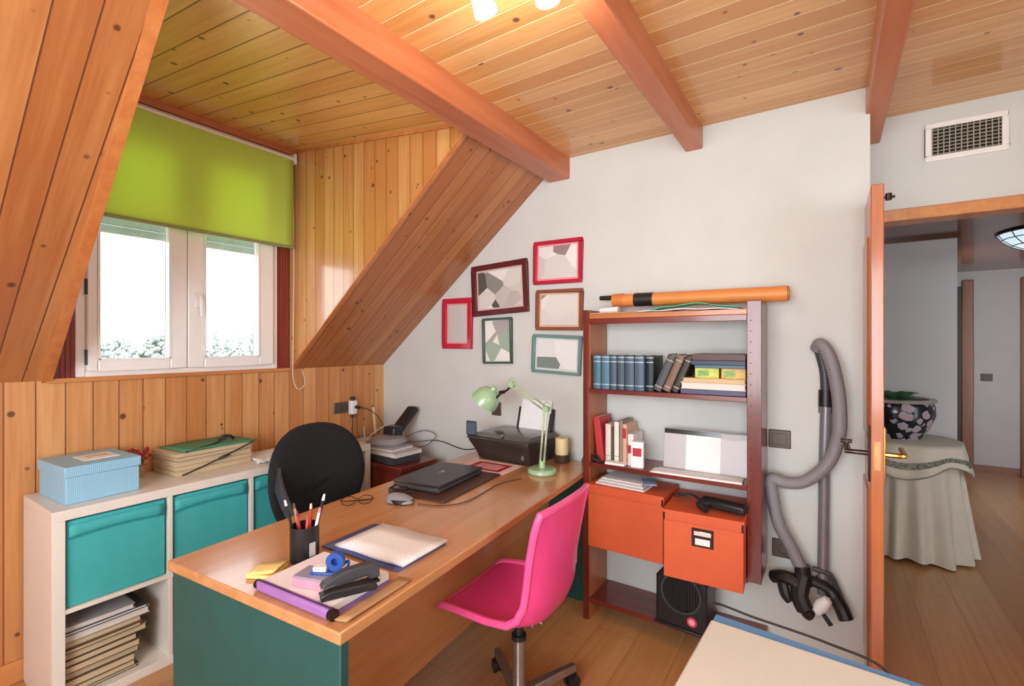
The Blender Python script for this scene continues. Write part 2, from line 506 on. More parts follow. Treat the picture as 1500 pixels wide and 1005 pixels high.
def sash(y0, y1, a0, a1):
    m = MB()
    m.box(-2.85, -2.79, y0, a0, 1.272, 2.43).box(-2.85, -2.79, a1, y1, 1.272, 2.43)
    m.box(-2.85, -2.79, a0, a1, 1.272, 1.323).box(-2.85, -2.79, a0, a1, 2.37, 2.43)
    s = m.build('sash', mt['pvc'], wo, bevel=0.006)
    B(-2.826, -2.816, a0 - 0.004, a1 + 0.004, 1.319, 2.374).build('pane', mt['pane'], s)
    g = MB().box(-2.794, -2.785, a0 - 0.002, a0 + 0.008, 1.323, 2.37).box(-2.794, -2.785, a1 - 0.008, a1 + 0.002, 1.323, 2.37).box(-2.794, -2.785, a0, a1, 1.318, 1.328)
    g.build('glazing_bead', mt['pvc'], s)
    return s


sash(0.735, 1.140, 0.775, 1.063)
s2 = sash(1.143, 1.605, 1.222, 1.517)
h = MB().box(-2.79, -2.778, 1.170, 1.198, 1.585, 1.665)
h.build('handle_plate', mt['pvc'], s2, bevel=0.004)
MB().tube(spline([(-2.778, 1.184, 1.645), (-2.755, 1.184, 1.645), (-2.745, 1.186, 1.63), (-2.745, 1.190, 1.54)], 5), 0.0095, 10).build('handle', mt['pvc'], s2)
hg = MB()
for z in (1.30, 1.62): hg.cyl((-2.80, 0.738, z), (-2.80, 0.738, z + 0.07), 0.009)
hg.build('hinge', mt['dgrey'], wo)
# outer roller shutter pulled part of the way down
sh = MB()
for i in range(3): sh.box(-2.905, -2.885, 0.70, 1.64, 1.93 + i * 0.042, 1.93 + i * 0.042 + 0.040)
struct('window_2', sh, M('grey_green_shutter', '#aebdb6', 0.6), bevel=0.006)

# ---- door leaf, opened square into the room
DX = 0.122
door = struct('door_1', MB().box(DX, DX + 0.038, 2.12, 2.842, 0.012, 1.962), mt['doorwood'], bevel=0.003)
for z0, z1 in ((0.16, 0.86), (1.04, 1.80)):
    MB().box(DX - 0.006, DX + 0.044, 2.22, 2.74, z0, z1).build('panel', mt['doorwood'], door, bevel=0.008)
MB().box(DX + 0.010, DX + 0.028, 2.1185, 2.121, 0.95, 1.05).build('lock_plate', M('dull_lock_plate', '#b98a5a', 0.4, 0.6), door)
for s, m_ in ((-1, mt['bronze']), (1, mt['brass'])):
    x = DX if s < 0 else DX + 0.038
    B(min(x, x + s * 0.006), max(x, x + s * 0.006), 2.145, 2.185, 0.90, 1.10).build('escutcheon', m_, door, bevel=0.002)
    hm = MB().tube(spline([(x, 2.165, 1.0), (x + s * 0.05, 2.165, 1.0), (x + s * 0.062, 2.18, 1.0), (x + s * 0.064, 2.30, 1.0)], 5), 0.009, 10)
    hm.build('handle', m_, door)
kb = MB().cyl((DX, 2.165, 1.0), (DX - 0.075, 2.165, 1.0), 0.009).cyl((DX - 0.07, 2.165, 0.995), (DX - 0.07, 2.165, 1.035), 0.006)
kb.cyl((DX - 0.07, 2.150, 1.037), (DX - 0.07, 2.18, 1.037), 0.006).cyl((DX - 0.088, 2.165, 1.037), (DX - 0.052, 2.165, 1.037), 0.007)
kb.build('key_knob', mt['bronze'], door)
MB().cyl((DX + 0.038, 2.14, 1.915), (DX + 0.07, 2.14, 1.915), 0.005).cyl((DX + 0.052, 2.14, 1.905), (DX + 0.052, 2.14, 1.928), 0.010).build('latch_pin', mt['bronze'], door)

# ---- hall behind the door
struct('wall_hall_left', B(-0.6, 0.765, 4.63, 4.75, 0, 2.3), mt['hallwall'])
struct('wall_hall_passage', MB().box(0.645, 0.765, 4.75, 5.1, 0, 2.3).box(0.645, 0.765, 5.1, 6.3, 2.08, 2.3).box(0.645, 0.765, 6.3, 7.1, 0, 2.3).box(0.55, 0.56, 5.0, 6.4, 0, 2.3), mt['hallwall'])
struct('wall_hall_end', B(0.4, 3.2, 7.10, 7.2, 0, 2.3), mt['hallwall'])
struct('wall_hall_right', B(2.6, 2.7, YD + 0.1, 7.2, 0, 2.3), mt['hallwall'])
struct('wall_hall_side', B(-0.7, -0.6, YD + 0.1, 4.75, 0, 2.3), mt['hallwall'])
struct('ceiling_hall', B(-0.7, 3.2, YD + 0.1, 7.3, 2.18, 2.26), mt['hallceil'])
struct('baseboard_hall', B(1.30, 1.655, 7.085, 7.10, 0, 0.085), mt['hallwood'])
struct('trim_15', MB().box(1.205, 1.30, 7.07, 7.10, 0, 2.085), mt['hallwood'], bevel=0.006)
struct('trim_16', MB().box(1.66, 1.76, 7.07, 7.10, 0, 2.085).box(1.76, 2.4, 7.07, 7.10, 2.0, 2.085), mt['hallwood'], bevel=0.006)
struct('door_2', B(1.76, 2.4, 7.08, 7.10, 0, 2.0), mt['hallwood'])
struct('door_3', B(0.78, 1.205, 7.085, 7.10, 0, 2.02), M('hall_dark_door', '#3b2418', 0.4, coat=0.3))
struct('trim_17', B(0.70, 0.775, 4.745, 4.765, 2.145, 2.178), mt['hallwood'])
struct('trim_18', B(-0.6, 0.78, 4.612, 4.63, 2.155, 2.18), mt['hallceil'])

# ---- outdoors
struct('ground', B(-260, -3.2, -90, 200, -6.2, -6.0), mt['ground'])


def blob_tree(loc, r, h, pointy, label, seed):
    rnd = random.Random(seed)
    o = thing('tree', label, 'tree', loc, 0, 'hazy trees beyond the garden')
    MB().tube([(0, 0, 0), (0.05, 0, h * 0.25), (0, 0, h * 0.5)], [r * 0.10, r * 0.08, r * 0.05], 8).build('trunk', mt['bark'], o)
    m = MB(); n = 190 if not pointy else 110
    for i in range(n):
        a = rnd.uniform(0, 6.28)
        if pointy:
            k = i / n; c = Vector((math.cos(a) * r * 0.75 * (1 - k), math.sin(a) * r * 0.75 * (1 - k), h * (0.15 + 0.84 * k))); q = r * 0.26 * (1 - k) + 0.13
        else:
            e = rnd.uniform(-0.35, 1.0); d = math.sqrt(max(0, 1 - e * e)) * r * 0.8
            c = Vector((math.cos(a) * d, math.sin(a) * d, h * 0.62 + e * h * 0.33)); q = r * rnd.uniform(0.09, 0.18)
        vs = []; nn = 7
        prof = [(0.0, -1.0), (0.62, -0.72), (0.98, -0.1), (0.78, 0.58), (0.0, 1.0)]
        ax = Matrix.Translation(c)
        pr = [(x * q, z * q * (1.5 if pointy else 0.9)) for x, z in prof]
        mm = MB().lathe(pr, n=nn, axis=ax)
        mm.v = [tuple(Vector(v) + Vector((rnd.uniform(-1, 1), rnd.uniform(-1, 1), rnd.uniform(-1, 1))) * q * 0.35) for v in mm.v]
        m.add(mm.v, mm.f)
    m.build('foliage', mt['foliage'], o, angle=180)
    return o


def out(px, d):     # ground point seen through window height at that bearing, d metres away
    a = (px - 750) / 700; S_, C_ = 0.5534, 0.8329
    v = Vector((-S_ + a * C_, C_ + a * S_, 0)); return v * d


TREES = [(-50.7, 14.3, 2.0, 7.4, 0, 'broad pale tree at the near edge of the window view'), (-69.2, 21.2, 2.6, 7.9, 0, 'round tree seen far off through the near pane'),
         (-39.6, 13.3, 1.5, 7.4, 0, 'low bushy tree in the middle of the near pane'), (-55.0, 19.9, 1.8, 8.4, 0, 'taller leafy tree beside the window mullion'),
         (-43.1, 17.0, 1.6, 7.8, 0, 'round tree just behind the mullion'),
         (-64.2, 29.4, 1.5, 9.1, 1, 'tallest pointed conifer seen through the far pane'), (-75.5, 36.2, 1.7, 8.5, 1, 'second pointed conifer in the far pane'),
         (-62.7, 31.6, 0.9, 8.7, 1, 'third pointed conifer in the far pane'), (-72.5, 38.3, 1.5, 8.9, 1, 'pointed conifer near the far window jamb'), (-59.2, 32.7, 1.2, 8.8, 1, 'last pointed conifer hidden partly by the far window jamb'),
         (-49.5, 22.6, 1.8, 7.0, 0, 'bushy tree below the tallest conifer'), (-38.3, 19.0, 1.6, 7.1, 0, 'bushy tree in the middle of the far pane'), (-45.6, 24.4, 1.6, 7.0, 0, 'bushy tree below the far window jamb'), (-58.6, 15.1, 2.2, 7.7, 0, 'hazy tree behind the near window frame')]
for i, (x, y, r, hh, pt, lb) in enumerate(TREES): blob_tree((x, y, -6.0), r, hh, pt, lb, 50 + i)

# ================================================================== furniture and things
def rbox(name, mat, par, x0, x1, y0, y1, z0, z1, bev=0.003, **k): return B(x0, x1, y0, y1, z0, z1).build(name, mat, par, bevel=bev, **k)


# ---- desk
DROT = R(4.5)
desk = thing('desk', 'long beech-topped office desk with dark teal end panels in the middle of the room', 'desk', (-1.368, 1.53, 0), DROT)
DW, DL = 0.375, 0.875
rbox('desktop', mt['desk'], desk, -DW, DW, -DL, DL, 0.71, 0.74, 0.004)
rbox('end_panel', mt['teal'], desk, -DW + 0.008, DW - 0.012, -DL + 0.012, -DL + 0.037, 0, 0.71, 0.003)
rbox('end_panel', mt['teal'], desk, -DW + 0.06, DW - 0.012, DL - 0.06, DL - 0.035, 0, 0.71, 0.003)
rbox('modesty_panel', mt['desk'], desk, 0.098, 0.120, -DL + 0.037, DL - 0.06, 0.222, 0.71, 0.002)
DM = Matrix.Translation((-1.363, 1.53, 0)) @ Matrix.Rotation(DROT, 4, 'Z')
ZT = 0.741

# ---- white cube shelving unit, four by two
KX0, KX1, KY0 = -2.78, -2.39, 0.529
shelf = thing('cube_shelf', 'white cube shelving unit with turquoise box fronts along the pine wall', 'shelf', (KX0, KY0, 0))
D = KX1 - KX0
rbox('top_panel', mt['white'], shelf, 0, D, 0, 1.47, 0.732, 0.770, 0.002)
rbox('bottom_panel', mt['white'], shelf, 0, D, 0, 1.47, 0, 0.038, 0.002)
rbox('side_panel', mt['white'], shelf, 0, D, 0, 0.038, 0.038, 0.732, 0.001)
rbox('side_panel', mt['white'], shelf, 0, D, 1.432, 1.47, 0.038, 0.732, 0.001)
rbox('middle_shelf', mt['white'], shelf, 0, D - 0.002, 0.038, 1.432, 0.377, 0.393, 0.001)
for k in range(3):
    y = 0.038 + 0.3365 * (k + 1) + 0.016 * k
    rbox('divider', mt['white'], shelf, 0, D - 0.001, y, y + 0.016, 0.038, 0.377, 0.001)
    rbox('divider', mt['white'], shelf, 0, D - 0.001, y, y + 0.016, 0.393, 0.732, 0.001)
# turquoise boxes
def turq_box(y, label):
    o = thing('storage_box', label, 'storage box', (-2.405, y, 0.394), 0, 'turquoise boxes in the cube shelf')
    rbox('body', mt['turq'], o, -0.33, 0, 0.006, 0.330, 0, 0.328, 0.006)
    m = MB().grid(lambda u, v: Vector((0.001 + 0.007 * math.sin(v * math.pi), 0.012 + u * 0.312, 0.262 + v * 0.052 + 0.010 * math.sin(u * math.pi) * (1 - v))), 12, 6)
    m.build('fold', mt['turq'], o, solid=0.003)
    MB().tube([(0.005, 0.014 + 0.031 * i, 0.262 + 0.010 * math.sin(i / 10 * math.pi)) for i in range(11)], 0.003, 6).build('seam', mt['turqd'], o)
    return o
tb = turq_box(KY0 + 0.038, 'turquoise fabric box in the shelf cube nearest the camera, above the magazines')
copy_tree(tb, 'turquoise fabric box in the middle cube, below the stack of card folders', (-2.405, KY0 + 0.038 + 0.3525, 0.394))
copy_tree(tb, 'turquoise fabric box partly hidden behind the black office chair', (-2.405, KY0 + 0.038 + 0.705, 0.394))

# magazines in the bottom cube
mags = [('#c9ac80', 0.016, 'thin tan'), ('#b99a6c', 0.022, 'tan'), ('#d2b283', 0.028, 'thick sand-coloured'), ('#a3845c', 0.030, 'thick brown'), ('#c7a274', 0.026, 'ochre'),
        ('#7d6f66', 0.024, 'grey-brown'), ('#d6b68a', 0.028, 'sand-coloured'), ('#c29a6c', 0.014, 'thin brown'), ('#e3cfb4', 0.022, 'cream'), ('#e6dfd8', 0.028, 'white'), ('#3f4656', 0.012, 'dark blue'), ('#c9cbd0', 0.020, 'light grey')]
ordn = ['bottom one', 'second from the bottom', 'third from the bottom', 'fourth from the bottom', 'fifth from the bottom', 'sixth from the bottom', 'sixth from the top', 'fifth from the top', 'fourth from the top', 'third from the top', 'second from the top', 'topmost one']
z = 0.038
for i, (c, th, w_) in enumerate(mags):
    y1 = 0.232 + random.uniform(-0.012, 0.03) + (0.02 if 5 < i < 11 else 0)
    x1 = random.uniform(-0.02, 0.0)
    o = thing('magazine', f'{w_} magazine in the pile inside the white shelf, {ordn[i]}', 'magazine', (-2.415, 0.575, z), R(random.uniform(-0.6, 0.6)), 'magazines in the bottom cube')
    tt = th * 0.98
    B(-0.29 + x1, x1 - 0.004, 0.002, y1 - 0.006, 0.0018, tt - 0.0018).build('pages', mt['pages'] if i < 9 else mt['pagesw'], o)
    cv = MB().box(-0.29 + x1, x1, 0, y1, 0, 0.0018).box(-0.29 + x1, x1, 0, y1, tt - 0.0018, tt)
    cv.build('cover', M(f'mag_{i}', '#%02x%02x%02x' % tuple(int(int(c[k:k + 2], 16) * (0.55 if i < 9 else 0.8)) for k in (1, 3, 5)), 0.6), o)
    z += th

# ---- things on the cube shelf
t = NT('blue_dot_card')
P_ = t.obj(); u_ = t.math('MULTIPLY', t.dot(P_, (0.8, 1, 0)), 480.0); v_ = t.math('MULTIPLY', t.dot(P_, (0.6, 0, 1)), 480.0)
dt = t.math('GREATER_THAN', t.math('MULTIPLY', t.math('SINE', t.math('ADD', u_, v_)), t.math('SINE', t.math('SUBTRACT', u_, v_))), 0.25)
t.link(t.mix(dt, lin('#7fbbdc'), lin('#b9dcec')), t.b.inputs['Base Color']); t.b.inputs['Roughness'].default_value = 0.5
mt['bluedot'] = t.m
mt['bluelid'] = M('blue_card_lid', '#96c4de', 0.5, var=0.05)
bb = thing('gift_box', 'pale blue patterned box with lid and white label holder on the white shelf', 'box', (-2.46, 0.58, 0.7705), R(3))
rbox('body', mt['bluedot'], bb, -0.285, 0, 0.004, 0.246, 0, 0.105, 0.003)
rbox('lid', mt['bluedot'], bb, -0.29, 0.005, -0.001, 0.251, 0.105, 0.146, 0.003)
lbm = MB().box(-0.20, -0.075, 0.085, 0.205, 0.146, 0.1485)
lh = lbm.build('label_card', mt['paper'], bb)
MB().box(-0.165, -0.115, 0.11, 0.185, 0.1485, 0.1495).build('handwriting', mt['cream'], lh)

# stack of elastic-band folders
fl = thing('x', '', '')
bpy.data.objects.remove(fl)
fcols = [('#cdb48f', 'bottom beige'), ('#b89a78', 'tan'), ('#d8c4a4', 'cream'), ('#a98d70', 'brown'), ('#c8b394', 'upper beige')]
z = 0.7705
for i, (c, w_) in enumerate(fcols):
    th = [0.026, 0.022, 0.024, 0.018, 0.020][i]
    o = thing('card_folder', f'{w_} card folder of papers in the stack beside the blue box', 'folder', (-2.66, 1.165, z), R(4 + random.uniform(-2, 2)), 'card folders stacked on the white shelf')
    cm = M(f'folder_card_{i}', c, 0.75)
    dx = random.uniform(-0.008, 0.008)
    B(-0.105 + dx, 0.105 + dx, -0.18, 0.18, 0.002, th - 0.002).build('papers', mt['pages'], o)
    MB().box(-0.112 + dx, 0.112 + dx, -0.187, 0.187, 0, 0.002).box(-0.112 + dx, 0.112 + dx, -0.187, 0.187, th - 0.002, th - 0.0003).build('cover', cm, o)
    z += th
o = thing('green_folder', 'dark green folder with black elastic lying on top of the beige folder stack', 'folder', (-2.655, 1.19, z), R(6))
MB().grid(lambda u, v: Vector((-0.115 + 0.23 * u, -0.18 + 0.36 * v, 0.004 + 0.004 * math.sin(v * 4 + u))), 6, 12).build('cover', mt['green'], o, solid=0.005)
MB().tube(spline([(0.116, -0.18, 0.006), (0.07, -0.02, 0.013), (0.0, 0.06, 0.014), (-0.1, 0.16, 0.012)], 5), 0.004, 6).build('elastic', mt['black'], o)
MB().tube(spline([(-0.02, 0.05, 0.012), (-0.01, 0.07, 0.028), (0.02, 0.09, 0.028), (0.02, 0.11, 0.010)], 5), 0.007, 6).build('ribbon_bow', mt['black'], o)
st_ = thing('elastic_band', 'black cord tied slantwise around the stack of beige folders', 'band', (-2.545, 1.165, 0.7705))
MB().tube(spline([(0.006, -0.15, 0.004), (0.009, -0.06, 0.03), (0.009, 0.02, 0.055), (0.009, 0.11, 0.085), (0.005, 0.185, 0.112)], 4), 0.0035, 6).build('cord', mt['cable'], st_)
MB().tube(spline([(0.009, 0.01, 0.05), (0.016, 0.03, 0.06), (0.013, 0.06, 0.066)], 4), 0.007, 6).build('knot', mt['cable'], st_)

# red sprig in a tiny pot behind the blue box
o = thing('red_flower_sprig', 'small red artificial flower sprig in a brown pot behind the blue box', 'plant', (-2.70, 0.90, 0.7705))
MB().lathe([(0.02, 0), (0.028, 0.05), (0.03, 0.055), (0.0, 0.052)], n=14).build('pot', mt['card'], o)
fm, sm_ = MB(), MB()
for i in range(14):
    a, e = random.uniform(0, 6.28), random.uniform(0.02, 0.05)
    tip = Vector((math.cos(a) * e, math.sin(a) * e, random.uniform(0.085, 0.135)))
    sm_.tube([(0, 0, 0.05), tip * 0.6 + Vector((0, 0, 0.03)), tip], 0.0015, 5)
    fm.lathe([(0, -0.008), (0.008, -0.003), (0.009, 0.004), (0, 0.009)], c=tip, n=7)
sm_.build('stems', mt['leaf'], o); fm.build('petals', mt['red'], o)

# white papers and a bit of packaging at the far end of the shelf top
o = thing('paper_sheets', 'loose white sheets on the white shelf between folders and office chair', 'paper', (-2.60, 1.47, 0.7705), R(8))
for k in range(4):
    B(-0.11 + k * .006, 0.10 + k * .006, -0.10 - k * .004, 0.12, k * 0.0035, k * 0.0035 + 0.003).build('sheet', mt['paper'], o)
o = thing('clear_wrapper', 'crumpled white wrapping paper beside the folder stack', 'wrapper', (-2.47, 1.37, 0.7705))
MB().grid(lambda u, v: Vector((-0.03 + 0.06 * u, -0.035 + 0.07 * v, 0.012 + 0.010 * math.sin(9 * u + 5 * v) * math.cos(7 * v)))
          , 9, 9).build('sheet', mt['paper'], o, solid=0.002)

# ---- black office chair behind the desk
oc = thing('office_chair', 'black office swivel chair with round fabric backrest behind the desk', 'chair', (-2.075, 1.50, 0), R(4))
def back_pt(u, v):
    # superellipse pad; u angle, v radius
    a = u * 2 * math.pi; r = v
    ca, sa = math.cos(a), math.sin(a)
    p_ = 2.4
    k = (abs(ca) ** p_ + abs(sa) ** p_) ** (-1 / p_)
    y, zz = 0.288 * r * k * ca, 0.272 * r * k * sa
    if sa < 0: y *= 1 - 0.10 * (r * abs(sa))
    return y, zz
bk = MB(); NN = 40
prof = [(0.0, 0.034), (0.5, 0.036), (0.85, 0.030), (0.97, 0.016), (1.0, 0.0), (0.97, -0.014), (0.8, -0.022), (0.0, -0.024)]
vs = []
for r_, x in prof:
    for j in range(NN):
        y, zz = back_pt(j / NN, max(r_, 1e-4))
        vs.append(Vector((-0.145 + x + 0.10 * (y / 0.265) ** 2 * 0.5 - (zz) * 0.10, y, 0.712 + zz)))
fs = [(i * NN + j, i * NN + (j + 1) % NN, (i + 1) * NN + (j + 1) % NN, (i + 1) * NN + j) for i in range(len(prof) - 1) for j in range(NN)]
bk.add(vs, fs)
bk.build('backrest', mt['bfab'], oc, angle=60)
MB().grid(lambda u, v: Vector((-0.100 - 0.004 * math.cos((v - 0.5) * 6), -0.12 + 0.17 * u, 0.662 + 0.035 * u + (v - 0.5) * 0.012)), 8, 4).build('lumbar_crease', mt['black'], oc, solid=0.004)
MB().lathe([(0.0, 0.44), (0.215, 0.44), (0.25, 0.465), (0.258, 0.495), (0.235, 0.518), (0.0, 0.525)], c=(0.10, 0, 0), n=32).build('seat', mt['bfab'], oc)
MB().tube(spline([(0.05, 0, 0.40), (-0.17, 0, 0.41), (-0.215, 0, 0.52), (-0.19, 0, 0.72)], 6), [0.028] * 19, 10).build('back_support', mt['black'], oc)
for s in (-1,):
    pts = spline([(-0.11, s * 0.225, 0.80), (-0.05, s * 0.25, 0.735), (0.02, s * 0.262, 0.66), (0.08, s * 0.262, 0.585), (0.10, s * 0.268, 0.51), (0.06, s * 0.22, 0.44), (0.04, s * 0.12, 0.43)], 6)
    m = MB(); w = 0.028; rings = []
    for q in pts: rings.append([q + Vector((-w * .8, 0, -w * .55)), q + Vector((w * .8, 0, w * .55)), q + Vector((w * .8, s * 0.018, w * .55)), q + Vector((-w * .8, s * 0.018, -w * .55))])
    vs = [p_ for r_ in rings for p_ in r_]
    fs = [(i * 4 + j, i * 4 + (j + 1) % 4, (i + 1) * 4 + (j + 1) % 4, (i + 1) * 4 + j) for i in range(len(rings) - 1) for j in range(4)] + [(0, 1, 2, 3), tuple(len(vs) - 4 + k for k in range(4))]
    m.add(vs, fs); m.build('armrest', mt['dgrey'], oc, bevel=0.006)
MB().cyl((0.04, 0, 0.10), (0.04, 0, 0.43), 0.026).cyl((0.04, 0, 0.41), (0.04, 0, 0.445), 0.09).build('gas_column', mt['black'], oc)
for k in range(5):
    a = R(72 * k + 20)
    leg = MB().tube([(0.04, 0, 0.11), (0.04 + 0.15 * math.cos(a), 0.15 * math.sin(a), 0.10), (0.04 + 0.28 * math.cos(a), 0.28 * math.sin(a), 0.075)], [0.03, 0.024, 0.018], 10).build('leg', mt['black'], oc)
    c = Vector((0.04 + 0.28 * math.cos(a), 0.28 * math.sin(a), 0.03)); d = Vector((-math.sin(a), math.cos(a), 0))
    MB().cyl(c - d * 0.02, c + d * 0.02, 0.029).cyl(c + Vector((0, 0, 0)), c + Vector((0, 0, 0.05)), 0.008).build('caster', mt['dgrey'], leg)

# ---- mahogany drawer unit in the corner
mc = thing('drawer_unit', 'dark red mahogany drawer unit in the corner behind the desk', 'cabinet', (-2.76, 2.005, 0))
rbox('body', mt['mahogx'], mc, 0, 0.615, 0.005, 0.305, 0.02, 0.622, 0.003)
rbox('top', mt['mahogx'], mc, -0.01, 0.635, 0.0, 0.315, 0.622, 0.65, 0.004)
for k in range(3):
    d_ = rbox('drawer', mt['mahogx'], mc, 0.615, 0.628, 0.015, 0.295, 0.035 + k * 0.195, 0.222 + k * 0.195, 0.003)
    MB().cyl((0.628, 0.155, 0.13 + k * 0.195), (0.65, 0.155, 0.13 + k * 0.195), 0.012).build('knob', mt['brass'], d_)
ZM = 0.651
def flat(name, label, cat, x0, x1, y0, y1, z0, th, mat, rot, pagem=None, group=None):
    cx, cy = (x0 + x1) / 2, (y0 + y1) / 2; hx, hy = (x1 - x0) / 2, (y1 - y0) / 2
    o = thing(name, label, cat, (cx, cy, z0), rot, group)
    if th > 0.012:
        B(-hx + .003, hx - .003, -hy + .003, hy - .003, 0.002, th - 0.002).build('pages', pagem or mt['pagesw'], o)
        MB().box(-hx, hx, -hy, hy, 0, 0.002).box(-hx, hx, -hy, hy, th - 0.002, th).build('cover', mat, o)
    else:
        B(-hx, hx, -hy, hy, 0, th).build('sheet', mat, o)
    return o
flat('ring_binder', 'black binder lying on the mahogany drawer unit under the grey papers', 'binder', -2.57, -2.20, 2.03, 2.25, ZM, 0.045, mt['black'], R(-4), mt['dgrey'])
flat('paper_pile', 'grey and white pile of papers on the black binder behind the chair', 'papers', -2.55, -2.19, 2.035, 2.255, ZM + 0.0455, 0.024, mt['lgrey'], R(-3))
flat('catalogue', 'thin light grey catalogue on top of the corner paper pile', 'catalogue', -2.56, -2.26, 2.045, 2.235, ZM + 0.070, 0.014, mt['lgrey'], R(2))
zp = ZM + 0.0845
ph = thing('desk_telephone', 'black cordless telephone leaning in a grey base on the corner paper pile', 'telephone', (-2.42, 2.17, zp), R(5)); ph.scale = (1.5, 1.5, 1.5)
MB().lathe([(0.0, 0), (0.075, 0), (0.082, 0.012), (0.07, 0.03), (0.03, 0.04), (0.0, 0.04)], n=24).build('base', mt['grey'], ph)
TH_ = Matrix.Translation((0.0, 0.0, 0.03)) @ Matrix.Rotation(R(52), 4, 'X') @ Matrix.Rotation(R(0), 4, 'Y')
hs = MB().box(-0.028, 0.028, -0.012, 0.016, -0.01, 0.155, T=Matrix.Translation((0, 0.045, 0.045)) @ Matrix.Rotation(R(-52), 4, 'X'))
hso = hs.build('handset', mt['black'], ph, bevel=0.008)
MB().box(-0.018, 0.018, 0.0162, 0.0175, 0.085, 0.125, T=Matrix.Translation((0, 0.045, 0.045)) @ Matrix.Rotation(R(-52), 4, 'X')).build('screen', mt['lgrey'], hso)
MB().box(-0.035, 0.035, 0.0, 0.06, 0.02, 0.075).build('cradle', mt['black'], ph, bevel=0.01)
o = thing('router', 'small grey router box with cables behind the corner telephone', 'router', (-2.62, 2.13, zp - 0.0145), R(10))
rbox('case', mt['lgrey'], o, -0.055, 0.055, -0.07, 0.07, 0, 0.03, 0.006)
MB().cyl((-0.04, 0.06, 0.03), (-0.06, 0.075, 0.10), 0.004).build('aerial', mt['lgrey'], o)

# wall socket on the pine wall with white adapter, cables
def plate(name, label, cat, x, y, z, n, w=0.085, h=0.085, socket=False):
    o = thing(name, label, cat, (x, y, z))
    if n == 'X': a = lambda u0, u1, v0, v1, d0, d1: (d0, d1, u0, u1, v0, v1)
    else: a = lambda u0, u1, v0, v1, d0, d1: (u0, u1, -d1, -d0, v0, v1)
    rbox('cover_plate', mt['plate'], o, *a(-w / 2, w / 2, -h / 2, h / 2, 0, 0.010), 0.004)
    if socket:
        m = MB().lathe([(0.022, 0.0), (0.022, 0.0115), (0.019, 0.0115), (0.017, 0.004), (0, 0.004)], n=20, axis=(Matrix.Rotation(R(90), 4, 'Y') if n == 'X' else Matrix.Rotation(R(90), 4, 'X')))
        m.build('socket', mt['black'], o)
    else:
        rbox('rocker', mt['plate'], o, *a(-w * .32, w * .32, -h * .32, h * .32, 0.010, 0.013), 0.003)
    return o
plate('wall_socket', 'dark brown double socket on the pine wall with a white adapter', 'socket', -2.80, 2.105, 0.955, 'X', 0.15, 0.075, True)
ad = thing('power_adapter', 'white plug adapter in the dark socket on the pine wall', 'adapter', (-2.789, 2.16, 0.955))
rbox('body', mt['pvc'], ad, 0, 0.04, -0.022, 0.026, -0.05, 0.045, 0.006)
MB().cyl((0.02, 0.0, 0.045), (0.02, 0.0, 0.072), 0.014).build('top_plug', mt['bronze'], ad)
MB().cyl((0.04, 0.01, 0.0), (0.07, 0.02, -0.004), 0.011).build('plug', mt['cable'], ad)
MB().cyl((0.02, 0.0, -0.05), (0.02, 0.0, -0.075), 0.010).build('plug', mt['cable'], ad)
def cable(label, pts, r=0.003, m='cable', n=8, name='cable', cat='cable'):
    o = MB().tube(spline(pts, n), r, 6).build(name, mt[m])
    return tag(o, label, cat)
cable('black cable sloping from the white adapter down to the router corner', [(-2.725, 2.18, 0.951), (-2.69, 2.24, 0.93), (-2.66, 2.30, 0.87), (-2.66, 2.33, 0.80), (-2.66, 2.25, 0.745)])
cable('black cable hanging straight down below the white adapter', [(-2.768, 2.16, 0.88), (-2.772, 2.16, 0.80), (-2.772, 2.15, 0.66)])
cable('thin dark cable hanging beside the adapter down the pine wall', [(-2.758, 2.185, 0.915), (-2.772, 2.20, 0.84), (-2.772, 2.215, 0.66)], 0.002)
cable('black cable running along the white wall from the telephone to the printer', [(-2.47, 2.20, 0.752), (-2.36, 2.33, 0.73), (-2.22, 2.43, 0.735), (-2.00, 2.445, 0.70), (-1.80, 2.44, 0.746), (-1.66, 2.40, 0.748)])
cable('cream cable bundle looped behind the telephone', [(-2.56, 2.10, 0.752), (-2.62, 2.24, 0.79), (-2.58, 2.36, 0.83), (-2.48, 2.36, 0.78), (-2.44, 2.28, 0.74)], 0.004, 'cablew')
cable('grey cable coiled against the white wall beside the telephone', [(-2.42, 2.24, 0.745), (-2.32, 2.38, 0.80), (-2.24, 2.43, 0.77), (-2.30, 2.40, 0.70), (-2.40, 2.33, 0.675), (-2.46, 2.28, 0.66)], 0.0028, 'dgrey')
ro = thing('rolled_paper', 'thin roll of yellowish paper leaning in the corner behind the telephone', 'paper roll', (-2.66, 2.28, 0.66))
MB().tube([(0.0, 0.0, 0.0), (-0.06, 0.02, 0.28)], 0.009, 8).build('roll', mt['cream'], ro)

